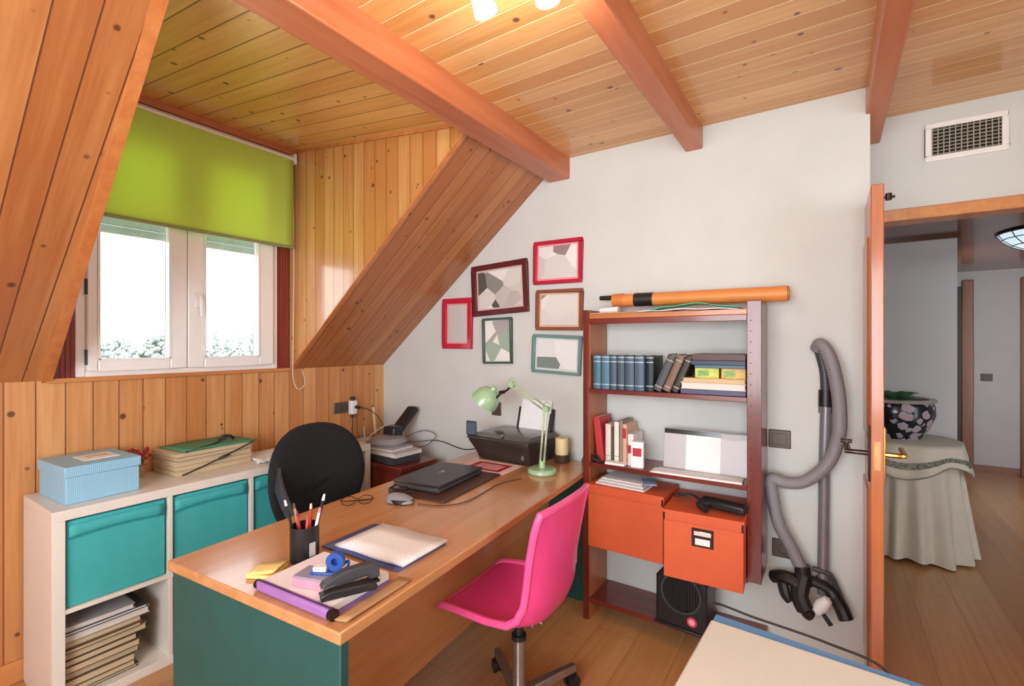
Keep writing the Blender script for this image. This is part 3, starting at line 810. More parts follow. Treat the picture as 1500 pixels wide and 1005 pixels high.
# ---- desk things
cup = thing('pencil_cup', 'black round pencil cup full of pens on the near end of the desk', 'pencil cup', (-1.335, 0.865, ZT))
MB().lathe([(0.0, 0), (0.041, 0), (0.042, 0.002), (0.042, 0.105), (0.039, 0.105), (0.038, 0.006), (0.0, 0.006)], n=28).build('cup', mt['black'], cup)
MB().box(0.0425, 0.0435, -0.012, 0.008, 0.02, 0.06).build('sticker', mt['lgrey'], cup)
pens = [((-0.015, -0.02), (-0.075, -0.075), 0.175, '#1c1c20', 'black pen leaning furthest towards the window in the cup', '#d8d4d0'), ((0.012, 0.018), (0.055, 0.06), 0.185, '#201c1c', 'black pencil leaning towards the printer with a white tip', '#efe9e0'),
        ((-0.005, 0.0), (-0.02, -0.012), 0.135, '#c33a34', 'red pen standing upright in the cup', '#8b2222'), ((0.012, -0.010), (0.018, 0.0), 0.13, '#d9544a', 'coral felt pen standing in the cup middle', '#b23b33'),
        ((0.0, 0.015), (-0.012, 0.03), 0.15, '#b8352c', 'dark red pencil behind the other pens in the cup', '#e2c9a0'), ((0.018, 0.002), (0.038, 0.028), 0.148, '#efe6df', 'white pen with pink end in the cup', '#d77f8e'),
        ((-0.018, 0.008), (-0.045, -0.008), 0.155, '#caa08a', 'pale brown pencil beside the leaning black pen', '#6b4a3a')]
for a, b, hgt, c, lb, c2 in pens:
    o = thing('pen', lb, 'pen', (-1.335, 0.865, ZT + 0.008), 0, 'pens in the desk cup')
    p0 = Vector((a[0], a[1], 0)); p1 = Vector((b[0], b[1], hgt)); d = (p1 - p0)
    lim = 0.037 / max(1e-6, (Vector((p0 + d * (0.097 / hgt))[:2])).length)
    if lim < 1: p1 = Vector((p1.x * lim * 1.0, p1.y * lim, p1.z)); p0 = p0 * lim
    MB().tube([p0, p0.lerp(p1, 0.9)], 0.0042, 8).build('barrel', M('pen_' + c[1:], c, 0.35), o)
    MB().tube([p0.lerp(p1, 0.9), p1], [0.0046, 0.003], 8).build('end_cap', M('cap_' + c2[1:], c2, 0.4), o)
sn = thing('sticky_note_pad', 'yellow sticky note pad beside the pencil cup', 'note pad', (-1.345, 0.755, ZT), R(30))
rbox('pad', M('yellow_notes', '#f0cf7a', 0.7, var=0.03), sn, -0.040, 0.040, -0.040, 0.040, 0, 0.010, 0.001)
MB().grid(lambda u, v: Vector((-0.04 + 0.08 * u, -0.04 + 0.08 * v, 0.011 + 0.008 * u * u)), 8, 4).build('top_note', M('yellow_top_note', '#f4d98c', 0.7), sn, solid=0.0006)
# purple ring folder with papers
TB = R(4)
pf = thing('document_folder', 'purple document folder of white papers under the stapler at the desk end', 'folder', (-1.135, 0.795, ZT), TB)
rbox('spine', M('purple_spine', '#9a6aa6', 0.4, var=0.06), pf, -0.145, 0.145, -0.105, -0.085, 0.0, 0.026, 0.006)
rbox('cover', M('purple_cover', '#7a5596', 0.4), pf, -0.147, 0.147, -0.100, 0.115, 0, 0.003, 0.001)
MB().cyl((-0.150, -0.095, 0.014), (-0.138, -0.095, 0.014), 0.012).cyl((0.138, -0.095, 0.013), (0.152, -0.095, 0.013), 0.014).build('spine_end', mt['bronze'], pf)
rbox('papers', mt['pagesw'], pf, -0.136, 0.125, -0.086, 0.112, 0.003, 0.022, 0.001)
rbox('top_sheet', M('pinkish_paper', '#eee6ea', 0.7, var=0.02), pf, -0.14, 0.120, -0.090, 0.112, 0.022, 0.0235, 0.0005)
MB().tube([(-0.145, -0.097, 0.027), (0.145, -0.097, 0.027)], 0.0022, 6).build('binding_rod', M('dark_violet', '#3d2a55', 0.4), pf)
cf = thing('card_sleeve', 'brown card sleeve sticking out beside the purple folder', 'card sleeve', (-0.985, 0.805, ZT), R(6))
MB().grid(lambda u, v: Vector((-0.006 + 0.042 * u, -0.095 + 0.235 * v, 0.0025 + 0.006 * (1 - v) * u)), 4, 10).build('sheet', mt['card'], cf, solid=0.003)
ZP = ZT + 0.0236
pb = thing('pink_note_block', 'pink box with grey lid on the purple folder', 'box', (-1.13, 0.765, ZP), R(16))
rbox('block', M('pink_card', '#e0899b', 0.55), pb, -0.048, 0.048, -0.032, 0.032, 0, 0.024, 0.002)
rbox('lid', M('mauve_lid', '#8f8aa0', 0.45), pb, -0.048, 0.048, -0.032, 0.032, 0.024, 0.029, 0.002)
td = thing('tape_dispenser', 'blue and white tape dispenser on top of the pink box', 'tape dispenser', (-1.105, 0.785, ZP + 0.0292), R(30))
bl = M('cobalt_plastic', '#2b4f9c', 0.3, var=0.1)
rbox('base', bl, td, -0.042, 0.030, -0.020, 0.020, 0, 0.006, 0.002)
rbox('white_block', mt['pvc'], td, -0.036, 0.000, -0.016, 0.010, 0.006, 0.018, 0.002)
MB().lathe([(0.010, -0.008), (0.024, -0.008), (0.024, 0.008), (0.010, 0.008), (0.010, -0.008)], n=20, axis=Matrix.Translation((0.020, 0.0, 0.030)) @ Matrix.Rotation(R(90), 4, 'X')).build('tape_roll', bl, td)
MB().tube(spline([(0.03, 0.01, 0.01), (0.045, 0.02, 0.022), (0.052, 0.0, 0.015), (0.04, -0.02, 0.012)], 5), 0.004, 6).build('clip', bl, td)
def stapler(label, loc, rot, s, m1):
    o = thing('stapler', label, 'stapler', loc, rot, None)
    MB().box(-0.075 * s, 0.075 * s, -0.018, 0.018, 0, 0.007).build('base', mt['black'], o, bevel=0.003)
    MB().box(-0.072 * s, 0.068 * s, -0.008, 0.008, 0.018, 0.028, T=Matrix.Rotation(R(-4), 4, 'Y')).build('magazine_rail', mt['steel'], o, bevel=0.002)
    pr = [(-0.076, 0.024), (-0.070, 0.036), (-0.02, 0.052), (0.055, 0.054), (0.074, 0.044), (0.076, 0.012), (0.05, 0.010), (0.04, 0.026)]
    MB().prism([(x * s, -0.014, z) for x, z in pr], (0, 0.028, 0)).build('top_arm', m1, o, bevel=0.004)
    return o
stapler('black stapler lying on the purple folder next to the pink box', (-1.035, 0.80, ZP), R(72), 1.0, mt['dgrey'])
hp = thing('pocket_stapler', 'slim black stapler in front of the larger stapler on the folder', 'stapler', (-1.000, 0.775, ZP), R(62))
MB().prism([(-0.07, 0.0, 0.0), (-0.072, 0.0, 0.014), (-0.05, 0.0, 0.022), (0.06, 0.0, 0.020), (0.068, 0.0, 0.010), (0.066, 0.0, 0.0)], (0, 0.022, 0)).build('body', mt['black'], hp, bevel=0.004)
MB().box(-0.045, 0.03, 0.0222, 0.0228, 0.006, 0.012).build('steel_strip', mt['steel'], hp)
# blue folder with printed sheets
bf = thing('clip_folder', 'navy blue folder under printed sheets in the middle of the desk', 'folder', (-1.205, 1.065, ZT), R(3))
MB().grid(lambda u, v: Vector((-0.165 + 0.33 * u, -0.112 + 0.222 * v, 0.003 + 0.003 * math.sin(u * 5))), 10, 4).build('cover', M('navy_folder', '#4d568c', 0.45, var=0.05), bf, solid=0.003)
ps = thing('printed_sheets', 'white printed sheets with rows of text lying on the navy folder', 'paper', (-1.18, 1.072, ZT + 0.0085), R(3))
for k in range(4):
    MB().grid(lambda u, v: Vector((-0.148 + 0.296 * u + k * .001, -0.103 + 0.208 * v, k * 0.0016 + 0.003 * math.sin(u * 5) ** 2)), 10, 4).build('sheet', mt['print'], ps, solid=0.0012)
# reading glasses
gl_ = thing('reading_glasses', 'folded reading glasses near the far edge of the desk', 'glasses', (-1.60, 1.27, ZT), R(50))
gm = MB()
for s in (-1, 1):
    gm.tube([(0.028 * math.cos(a) + s * 0.033, 0.004 * math.cos(a), 0.020 + 0.018 * math.sin(a)) for a in [2 * math.pi * k / 16 for k in range(16)]], 0.0016, 6, closed=True)
gm.tube(spline([(-0.006, 0, 0.024), (0, 0, 0.028), (0.006, 0, 0.024)], 4), 0.0016, 6)
gm.build('rim', mt['bronze'], gl_)
for s in (-1, 1):
    MB().tube(spline([(s * 0.062, 0, 0.026), (s * 0.060, 0.03, 0.012), (-s * 0.02, 0.045 + s * .004, 0.004), (-s * 0.06, 0.05 + s * .004, 0.003)], 5), 0.0016, 6).build('temple', mt['bronze'], gl_)
# mouse
mo = thing('computer_mouse', 'black and grey computer mouse on the desk beside the leather pad', 'mouse', (-1.475, 1.39, ZT), R(20))
def mouse_pt(u, v):
    a = u * math.pi; x = -0.058 * math.cos(v * math.pi); w = 0.034 * math.sin(v * math.pi) ** 0.5
    return Vector((x, w * math.cos(a), 0.004 + 0.034 * math.sin(a) * math.sin(v * math.pi) ** 0.6 * (1 - 0.25 * (x / 0.058))))
MB().grid(mouse_pt, 14, 16).build('shell', mt['grey'], mo, angle=70)
MB().prism([(0.058 * math.cos(a), 0.035 * math.sin(a), 0.0) for a in [2 * math.pi * k / 24 for k in range(24)]], (0, 0, 0.018)).build('base', mt['black'], mo, bevel=0.003)
# leather pad, laptop
pad = thing('desk_pad', 'dark brown leather desk pad under the laptop', 'desk pad', (-1.490, 1.70, ZT), R(6))
rbox('sheet', mt['leather'], pad, -0.150, 0.150, -0.240, 0.240, 0, 0.007, 0.003)
lp = thing('laptop', 'closed black laptop on the leather desk pad', 'laptop', (-1.545, 1.705, ZT + 0.0072), R(7))
rbox('base', mt['dgrey'], lp, -0.125, 0.125, -0.185, 0.185, 0.003, 0.018, 0.004)
rbox('silver_edge', mt['steel'], lp, -0.126, 0.120, -0.186, 0.184, 0.0185, 0.0215, 0.001)
rbox('lid', M('laptop_lid', '#343234', 0.35, 0.2, var=0.1), lp, -0.126, 0.126, -0.187, 0.187, 0.0225, 0.034, 0.004)
MB().box(-0.123, 0.122, -0.1868, -0.1845, 0.0300, 0.0325).build('lid_trim', mt['chrome'], lp)
lg = MB()
TL = Matrix.Translation((0.0, 0.0, 0.0343))
for k, st1 in enumerate([[(-0.010, -0.036), (0.010, -0.028), (-0.010, -0.020)], [(0.010, -0.014), (-0.010, -0.014)], [(0.010, -0.004), (-0.010, 0.002), (0.010, 0.008)], [(0.0, 0.022)]]):
    pass
lg.tube(spline([(0.008, -0.034, 0.0344), (-0.008, -0.024, 0.0344), (0.008, -0.012, 0.0344), (-0.008, -0.002, 0.0344), (-0.008, 0.010, 0.0344), (0.008, 0.010, 0.0344)], 4), 0.0012, 5)
lg.tube([(0.009 * math.cos(a), 0.026 + 0.009 * math.sin(a), 0.0344) for a in [2 * math.pi * k / 14 for k in range(14)]], 0.0012, 5, closed=True)
lg.build('lid_logo', mt['steel'], lp)
for x in (-0.10, 0.10):
    for y in (-0.15, 0.15):
        MB().cyl((x, y, 0), (x, y, 0.004), 0.008).build('foot', mt['black'], lp)
cable('black mouse and charger cable bundle in front of the laptop', [(-1.46, 1.44, ZT + .006), (-1.52, 1.455, ZT + .012), (-1.58, 1.44, ZT + .007), (-1.63, 1.47, ZT + .012), (-1.62, 1.53, ZT + .02), (-1.56, 1.50, ZT + .016), (-1.60, 1.455, ZT + .02), (-1.54, 1.43, ZT + .014), (-1.50, 1.47, ZT + .02)], 0.004)
cable('thin brown cable curving over the desk beside the leather pad', [(-1.40, 1.41, ZT + .003), (-1.30, 1.45, ZT + .003), (-1.25, 1.55, ZT + .003), (-1.27, 1.72, ZT + .003), (-1.28, 1.84, ZT + .003), (-1.24, 1.95, ZT + .003)], 0.0022, 'leather')
# red and white print
rp = thing('red_print', 'red and pink printed sheet with white border in front of the printer', 'print', (-1.51, 2.055, ZT), R(2))
rbox('sheet', M('pale_pink_sheet', '#f3d6d3', 0.6), rp, -0.150, 0.150, -0.105, 0.105, 0, 0.001, 0)
rbox('red_border', mt['red'], rp, -0.105, 0.105, -0.075, 0.070, 0.001, 0.0016, 0)
rbox('pink_centre', text_paper('pink_text', '#d98a90', '#f3e3e0', 60, Y_, X_, 0.5), rp, -0.075, 0.078, -0.050, 0.046, 0.0016, 0.0022, 0)

# ---- printer
pr = thing('printer', 'black inkjet printer with flip-up screen and paper tray at the desk end', 'printer', (-1.505, 2.265, ZT), R(-2)); pr.scale = (1, 1, 1.25)
def loft(name, mat, par, rows, bevel=0.008):
    """rows: (z, x0, x1, y0, y1)"""
    vs = []; fs = []
    for z_, x0, x1, y0, y1 in rows: vs += [(x0, y0, z_), (x1, y0, z_), (x1, y1, z_), (x0, y1, z_)]
    for i in range(len(rows) - 1):
        for j in range(4): fs.append((i * 4 + j, i * 4 + (j + 1) % 4, i * 4 + 4 + (j + 1) % 4, i * 4 + 4 + j))
    fs += [(3, 2, 1, 0), tuple(len(vs) - 4 + k for k in range(4))]
    return MB().add(vs, fs).build(name, mat, par, bevel=bevel, seg=3)
brown = M('brown_black_plastic', '#332b2a', 0.35, var=0.08)
loft('body', brown, pr, [(0, -0.175, 0.185, -0.085, 0.15), (0.03, -0.18, 0.19, -0.10, 0.155), (0.095, -0.205, 0.208, -0.150, 0.16)])
loft('scanner_lid', M('printer_lid', '#3a3231', 0.25, coat=0.3), pr, [(0.096, -0.21, 0.212, -0.155, 0.162), (0.110, -0.205, 0.207, -0.150, 0.160), (0.122, -0.165, 0.19, -0.105, 0.15)], 0.006)
rbox('output_slot', mt['black'], pr, -0.13, 0.13, -0.112, -0.09, 0.045, 0.06, 0.002)
rbox('control_strip', mt['black'], pr, -0.11, 0.13, -0.125, -0.1, 0.068, 0.080, 0.003)
sc_ = MB().box(-0.200, -0.126, -0.168, -0.156, 0.112, 0.178, T=None).build('screen_housing', mt['dgrey'], pr, bevel=0.006)
MB().box(-0.191, -0.135, -0.1692, -0.168, 0.120, 0.170).build('screen', M('lcd_glass', '#566678', 0.15), sc_)
TT = Matrix.Translation((0.045, 0.15, 0.10)) @ Matrix.Rotation(R(-18), 4, 'X')
MB().box(-0.125, 0.125, 0, 0.008, 0, 0.125, T=TT).build('paper_tray', mt['black'], pr, bevel=0.003)
MB().box(-0.105, 0.105, -0.004, -0.001, 0, 0.160, T=TT).build('blank_paper', mt['paper'], pr)
MB().box(0.110, 0.125, -0.025, 0.0, 0.0, 0.10, T=TT).build('tray_guide', mt['black'], pr, bevel=0.004)
MB().lathe([(0.0, 0.0), (0.009, 0.0), (0.009, 0.002), (0, 0.0025)], n=16, axis=Matrix.Translation((0.02, -0.12, 0.1225))).build('lid_emblem', mt['steel'], pr)
MB().cyl((0.15, -0.103, 0.035), (0.15, -0.114, 0.037), 0.010).build('front_emblem', mt['steel'], pr)

# ---- mint desk lamp
dl = thing('desk_lamp', 'mint green articulated desk lamp standing at the far end of the desk', 'lamp', (-1.215, 2.105, ZT))
MB().lathe([(0, 0), (0.070, 0), (0.074, 0.006), (0.073, 0.018), (0.066, 0.025), (0.02, 0.028), (0.0, 0.028)], n=32).build('base', mt['mint'], dl)
e1 = Vector((0.028, -0.005, 0.325)); e2 = Vector((-0.18, -0.005, 0.440)); e3 = Vector((-0.245, -0.005, 0.392))
MB().cyl((0, 0, 0.026), (0, 0, 0.06), 0.016).build('swivel', mt['mint'], dl)
def arm(a, b, name):
    d = (b - a).normalized(); n = Vector((d.z, 0, -d.x)) * 0.011
    for s in (-1, 1): MB().tube([a + n * s, b + n * s], 0.0052, 8).build(name, mt['mintd'], dl)
    sp = MB()
    for s in (-1, 1):
        N_ = 60
        sp.tube([a.lerp(b, 0.05 + 0.3 * k / N_) + n * s * 1.0 + Vector((0.008 * math.cos(k * 1.2), 0.0 + 0.008 * math.sin(k * 1.2), 0)) for k in range(N_)], 0.0012, 4)
    sp.build('spring', mt['steel'], dl)
arm(Vector((0, 0, 0.055)), e1, 'lower_arm'); arm(e1, e2, 'upper_arm')
for e in (e1, e2):
    MB().cyl(e + Vector((0, -0.014, 0)), e + Vector((0, 0.014, 0)), 0.016).build('joint', mt['mint'], dl)
    MB().tube(spline([e + Vector((-0.018, 0.0, 0.0)), e + Vector((-0.015, 0, 0.028)), e + Vector((0.006, 0, 0.036)), e + Vector((0.024, 0, 0.022)), e + Vector((0.022, 0, -0.006))], 5), 0.0035, 6).build('bracket', mt['mintd'], dl)
MB().tube(spline([e2, e2 + Vector((-0.03, 0, -0.03)), e3, e3 + Vector((-0.04, 0, -0.03))], 5), 0.006, 8).build('head_stem', mt['bronze'], dl)
MB().cyl(e3 + Vector((0.0, -0.02, 0.004)), e3 + Vector((0.0, 0.02, 0.004)), 0.010).build('head_knob', mt['black'], dl)
AX = Matrix.Translation(e3 + Vector((-0.105, 0, -0.040))) @ Matrix.Rotation(R(38), 4, 'Y') @ Matrix.Rotation(R(-8), 4, 'X')
pr_ = [(0.016, 0.085), (0.020, 0.068), (0.046, 0.056), (0.068, 0.028), (0.076, -0.012), (0.078, -0.024), (0.073, -0.024), (0.070, -0.010), (0.062, 0.024), (0.042, 0.048), (0.012, 0.060)]
MB().lathe(pr_, n=28, axis=AX).build('lamp_shade', mt['mint'], dl)
MB().lathe([(0, 0.05), (0.014, 0.045), (0.026, 0.015), (0.022, -0.006), (0, -0.014)], n=16, axis=AX).build('bulb', mt['pvc'], dl)

# candle
cd = thing('candle_holder', 'cream candle in a dark glass holder behind the lamp', 'candle', (-1.235, 2.36, ZT))
MB().lathe([(0, 0), (0.043, 0), (0.045, 0.008), (0.045, 0.045), (0.041, 0.045), (0.041, 0.006), (0, 0.006)], n=24).build('holder', mt['glassdark'], cd)
MB().lathe([(0, 0.0065), (0.036, 0.0065), (0.037, 0.128), (0.034, 0.133), (0, 0.129)], n=24).build('wax', mt['wax'], cd)
MB().cyl((0, 0, 0.128), (0.002, 0, 0.142), 0.0015).build('wick', mt['black'], cd)

# wall switch behind the lamp
plate('wall_socket', 'dark brown socket plate on the white wall behind the lamp head', 'socket', -1.752, YG, 0.985, 'Y', 0.07, 0.085, True)
plate('light_switch', 'dark brown switch plate on the white wall beside the bookshelf', 'switch', -0.187, YG, 0.968, 'Y', 0.088, 0.082)
plate('wall_socket', 'dark brown low socket on the white wall behind the vacuum hose', 'socket', -0.172, YG, 0.477, 'Y', 0.090, 0.082, True)

# ---- pictures
def art(name, cols, scale, seed):
    t = NT(name); v = t.new('ShaderNodeTexVoronoi', feature='F1'); v.inputs['Scale'].default_value = scale
    mp = t.new('ShaderNodeMapping'); mp.inputs['Location'].default_value = (seed * 1.7, seed * 0.31, seed * 0.9); mp.inputs['Scale'].default_value = (1, 0.01, 1)
    t.link(t.obj(), mp.inputs[0]); t.link(mp.outputs[0], v.inputs['Vector'])
    sep = t.new('ShaderNodeSeparateColor'); t.link(v.outputs['Color'], sep.inputs[0])
    n = len(cols)
    t.link(t.ramp(sep.outputs[0], [(i / n, lin(c)) for i, c in enumerate(cols)], 'CONSTANT'), t.b.inputs['Base Color'])
    t.b.inputs['Roughness'].default_value = 0.3
    return t.m
def picture(label, pts, fw, fcol, mcol, cols, scale, seed, mat_w=0.012):
    cx = sum(p_[0] for p_ in pts) / 4; cz = sum(p_[1] for p_ in pts) / 4
    w = ((pts[1][0] - pts[0][0]) + (pts[2][0] - pts[3][0])) / 2; h = ((pts[0][1] - pts[3][1]) + (pts[1][1] - pts[2][1])) / 2
    tilt = math.atan2((pts[1][1] - pts[0][1]) + (pts[2][1] - pts[3][1]), (pts[1][0] - pts[0][0]) + (pts[2][0] - pts[3][0]))
    o = thing('picture_frame', label, 'picture', (cx, YG - 0.001, cz), (0, -tilt, 0), 'pictures on the white wall')
    fm = MB().box(-w / 2, w / 2, -0.020, 0, h / 2 - fw, h / 2).box(-w / 2, w / 2, -0.020, 0, -h / 2, -h / 2 + fw).box(-w / 2, -w / 2 + fw, -0.020, 0, -h / 2 + fw, h / 2 - fw).box(w / 2 - fw, w / 2, -0.020, 0, -h / 2 + fw, h / 2 - fw)
    fm.build('frame', M(f'frame_{seed}', fcol, 0.35, var=0.08, coat=0.2), o, bevel=0.003)
    B(-w / 2 + fw * .9, w / 2 - fw * .9, -0.008, -0.002, -h / 2 + fw * .9, h / 2 - fw * .9).build('mount', M(f'mount_{seed}', mcol, 0.6, var=0.03), o)
    B(-w / 2 + fw + mat_w, w / 2 - fw - mat_w, -0.0095, -0.008, -h / 2 + fw + mat_w, h / 2 - fw - mat_w).build('artwork', art(f'art_{seed}', cols, scale, seed), o)
    return o
gr1 = ['#5a5653', '#8f8b86', '#b9b6b1', '#d8d4cf', '#cfcac4', '#e9e6e2', '#c4c0ba']
picture('narrow upright bright red frame with plain grey picture, lowest towards the sloping roof', [(-2.197, 1.70), (-1.943, 1.696), (-1.943, 1.362), (-2.191, 1.36)], 0.034, '#c01f3c', '#ea9aa2', ['#cdc9c8', '#c9c5c4', '#d3cfce', '#c8c4c3'], 5, 1)
picture('largest dark maroon frame with grey mosaic, touching the red frame', [(-1.948, 1.892), (-1.524, 1.917), (-1.504, 1.587), (-1.926, 1.571)], 0.034, '#5d1f26', '#d2b7b0', gr1, 9, 2)
picture('crimson frame with pale mosaic at the top of the picture group', [(-1.476, 2.002), (-1.154, 1.995), (-1.158, 1.743), (-1.466, 1.744)], 0.022, '#b81f3e', '#ee9aa2', ['#e2e0df', '#d9d7d6', '#cfc6c9', '#eae8e6', '#d8d5d3', '#9a8588'], 7, 3)
picture('brown wooden frame with grey mosaic in the middle of the picture column', [(-1.457, 1.715), (-1.154, 1.708), (-1.154, 1.471), (-1.452, 1.475)], 0.020, '#8a4f3b', '#e0b89c', ['#d9d8d6', '#cfcdca', '#8f8d8a', '#e6e4e1', '#dedbd7', '#a06a42'], 7, 4)
picture('small upright dark green frame with pale mosaic below the maroon one', [(-1.859, 1.556), (-1.638, 1.562), (-1.622, 1.272), (-1.843, 1.267)], 0.014, '#3f5348', '#cfd6cf', ['#cfd0cc', '#eceae6', '#a6a5a2', '#dfe0dc', '#9fb2a2', '#e8e5e1'], 8, 5, 0.004)
picture('grey-green frame with white picture, lowest beside the bookshelf', [(-1.476, 1.455), (-1.154, 1.44), (-1.171, 1.214), (-1.485, 1.226)], 0.018, '#6d8d8a', '#cfd9d6', ['#e6e6ea', '#e1e2e6', '#7c8b88', '#ececee', '#dcdee2'], 5, 6)

# ---- roller blind
rb = thing('roller_blind', 'lime green roller blind over the top of the dormer window', 'blind', (-2.74, 0.63, 0))
MB().cyl((0, 0.0, 2.52), (0, 1.08, 2.52), 0.022).build('roller_tube', mt['pvc'], rb)
MB().grid(lambda u, v: Vector((0.020 - 0.004 * v + 0.006 * math.sin(u * 9) * v * (1 - v), 0.012 + 1.046 * u, 2.53 - 0.545 * v)), 20, 20).build('cloth', mt['lime'], rb, solid=0.0012)
MB().box(0.010, 0.024, 0.008, 1.062, 1.972, 1.988).build('bottom_bar', M('blind_bar', '#8d9160', 0.5), rb, bevel=0.003)
MB().box(-0.04, 0.03, 1.062, 1.074, 2.49, 2.552).build('end_bracket', mt['pvc'], rb)
MB().box(-0.04, 0.03, -0.004, 0.008, 2.49, 2.552).build('end_bracket', mt['pvc'], rb)
MB().tube(spline([(-0.005, 1.068, 2.50), (0.0, 1.074, 1.9), (-0.005, 1.070, 1.3), (0.01, 1.066, 1.17), (0.015, 1.095, 1.115), (0.02, 1.135, 1.15), (0.03, 1.11, 1.235)], 8), 0.0028, 6).build('cord', mt['cablew'], rb)

# ---- bookshelf against the white wall
BX0, BX1, BY0, BY1 = -1.045, -0.235, 2.226, 2.458
bs = thing('bookshelf', 'tall open red mahogany bookshelf against the white wall', 'bookshelf', (BX0, BY0, 0))
w = BX1 - BX0; dp = BY1 - BY0
MB().box(0, 0.030, 0, dp, 0, 1.567).build('upright', mt['mahog'], bs, bevel=0.002)
MB().box(w - 0.055, w, 0, dp, 0.394, 1.578).build('upright', mt['mahog'], bs, bevel=0.002)
MB().box(0.030, 0.034, 0.012, dp, 0.0, 1.55).build('inner_lining', mt['shelfin'], bs)
for y in (0.03, 0.10, 0.17): pass
hm = MB()
for k in range(22): hm.cyl((w - 0.0405, -0.0005, 0.55 + k * 0.045), (w - 0.0405, 0.004, 0.55 + k * 0.045), 0.0028, n=6)
hm.build('peg_holes', mt['dark'], bs)
def board(z0, z1, m='mahogx', x1=None): MB().box(0.034, (w - 0.055) if x1 is None else x1, 0.002, dp, z0, z1).build('shelf_board', mt[m], bs, bevel=0.002)
board(1.522, 1.545, 'shelftop'); board(1.148, 1.170); board(0.776, 0.798)
board(0.09, 0.112, x1=w)
MB().box(0.034, w - 0.055, 0.040, dp, 0.370, 0.390).build('shelf_board', mt['mahogx'], bs)
MB().box(w - 0.05, w - 0.02, 0.15, dp - 0.02, 0, 0.09).build('foot', mt['mahogx'], bs)
MB().box(0.034, w - 0.055, 0.002, 0.02, 1.495, 1.522).build('top_rail', mt['mahogx'], bs, bevel=0.002)

def book(name, label, group, loc, rot, th, ht, dpt, c, band=None, pagem=None, cat='book'):
    """upright book: thickness along x, spine on the -y side"""
    o = thing(name, label, cat, loc, rot, group)
    cm = M('cover_' + c[1:], c, 0.5, var=0.12)
    m = MB().box(0, 0.003, 0, dpt, 0, ht).box(th - 0.003, th, 0, dpt, 0, ht)
    sp = [(0.0, 0.0), (th * .12, -0.004), (th * .5, -0.0065), (th * .88, -0.004), (th, 0.0), (th, 0.003), (0, 0.003)]
    m.prism([(x, y, 0) for x, y in sp], (0, 0, ht))
    m.build('cover', cm, o)
    B(0.003, th - 0.003, 0.003, dpt - 0.004, 0.004, ht - 0.004).build('pages', pagem or mt['pagesw'], o)
    if band:
        b_ = MB()
        for z_ in band[1:]:
            q = [(x, y - 0.0006, ht * z_) for x, y in sp[:5]] + [(x, y + 0.002, ht * z_) for x, y in sp[:5]][::-1]
            b_.prism(q, (0, 0, 0.005))
        b_.build('spine_band', M('band_' + band[0][1:], band[0], 0.4), o)
    return o
x = -0.998
names = ['pale blue volume at the shelf end by the pictures', 'pale blue volume, second of the blue row', 'grey-blue volume, third of the blue row', 'slate volume, fourth of the blue row', 'dark blue-grey volume, fifth of the blue row', 'grey-blue volume, sixth of the blue row', 'dark navy volume, last of the upright blue row']
for i, (c, th) in enumerate([('#3d6a80', 0.040), ('#4a7288', 0.043), ('#44586c', 0.034), ('#3f5262', 0.036), ('#46566a', 0.045), ('#4a5f74', 0.045), ('#22303c', 0.036)]):
    book('book', names[i] + ', on the second shelf', 'blue encyclopedia volumes', (x, 2.25 + (0.02 if i == 6 else 0), 1.1705), 0, th, 0.168, 0.15, c, ('#9fb3bd', 0.12, 0.8, 0.93))
    x += th + 0.0035
x += 0.002
for i, (c, th, lb) in enumerate([('#4c4f55', 0.036, 'dark grey book leaning on the second shelf, nearest the blue row'), ('#7a6455', 0.034, 'brown book leaning in the middle of three'), ('#33302e', 0.030, 'black-brown book leaning against the flat binders')]):
    book('book', lb, 'leaning books', (x, 2.25, 1.171 + th * 0.392), (0, R(23), 0), th, 0.178, 0.15, c, ('#b3a58f', 0.1, 0.85))
    x += th * 1.14 + 0.002
# flat pile on the same shelf
hx0, hx1 = -0.566, -0.296
zz = 1.1705
def lay(name, label, cat, th, c, x0=hx0, x1=hx1, pg=None, y0=2.245, y1=2.44, spine=False, group='flat pile on the second shelf'):
    global zz
    o = thing(name, label, cat, (x0, y0, zz), 0, group)
    cm = M('flat_' + c[1:], c, 0.45, var=0.08)
    MB().box(0, x1 - x0, 0, y1 - y0, 0, 0.003).box(0, x1 - x0, 0, y1 - y0, th - 0.003, th).box(0, x1 - x0, y1 - y0 - 0.003, y1 - y0, 0.003, th - 0.003).build('cover', cm, o, bevel=0.001)
    B(0.004, x1 - x0 - 0.004, 0.004, y1 - y0 - 0.004, 0.003, th - 0.003).build('pages', pg or mt['pagesw'], o)
    if spine: B(0.0, x1 - x0, -0.003, 0.003, 0.0, th).build('spine', cm, o, bevel=0.0015)
    zz += th + 0.0004
lay('ring_binder', 'dark violet binder at the bottom of the flat pile on the second shelf', 'binder', 0.022, '#4a4466', spine=True)
lay('paper_ream', 'white folder of paper in the flat pile on the second shelf', 'folder', 0.028, '#e6e0e6')
lay('magazine', 'yellow-edged magazine in the flat pile under the small boxes', 'magazine', 0.022, '#d9b070', pg=mt['pages'])
zb = zz
for (x0, x1, c, lb) in ((-0.505, -0.405, '#c2c75e', 'yellow-green small carton on the flat pile of the second shelf'), (-0.395, -0.298, '#c9a65a', 'ochre and green small carton beside the yellow-green one')):
    o = thing('small_carton', lb, 'carton', (x0, 2.25, zb), 0, 'small cartons on the flat pile')
    rbox('box', M('carton_' + c[1:], c, 0.5, var=0.25, scale=30), o, 0, x1 - x0, 0, 0.15, 0, 0.045, 0.002)
    rbox('label_panel', M('carton_label_' + c[1:], '#7fae62', 0.5, var=0.3, scale=60), o, 0.012, (x1 - x0) * .6, -0.001, 0.0, 0.008, 0.034, 0)
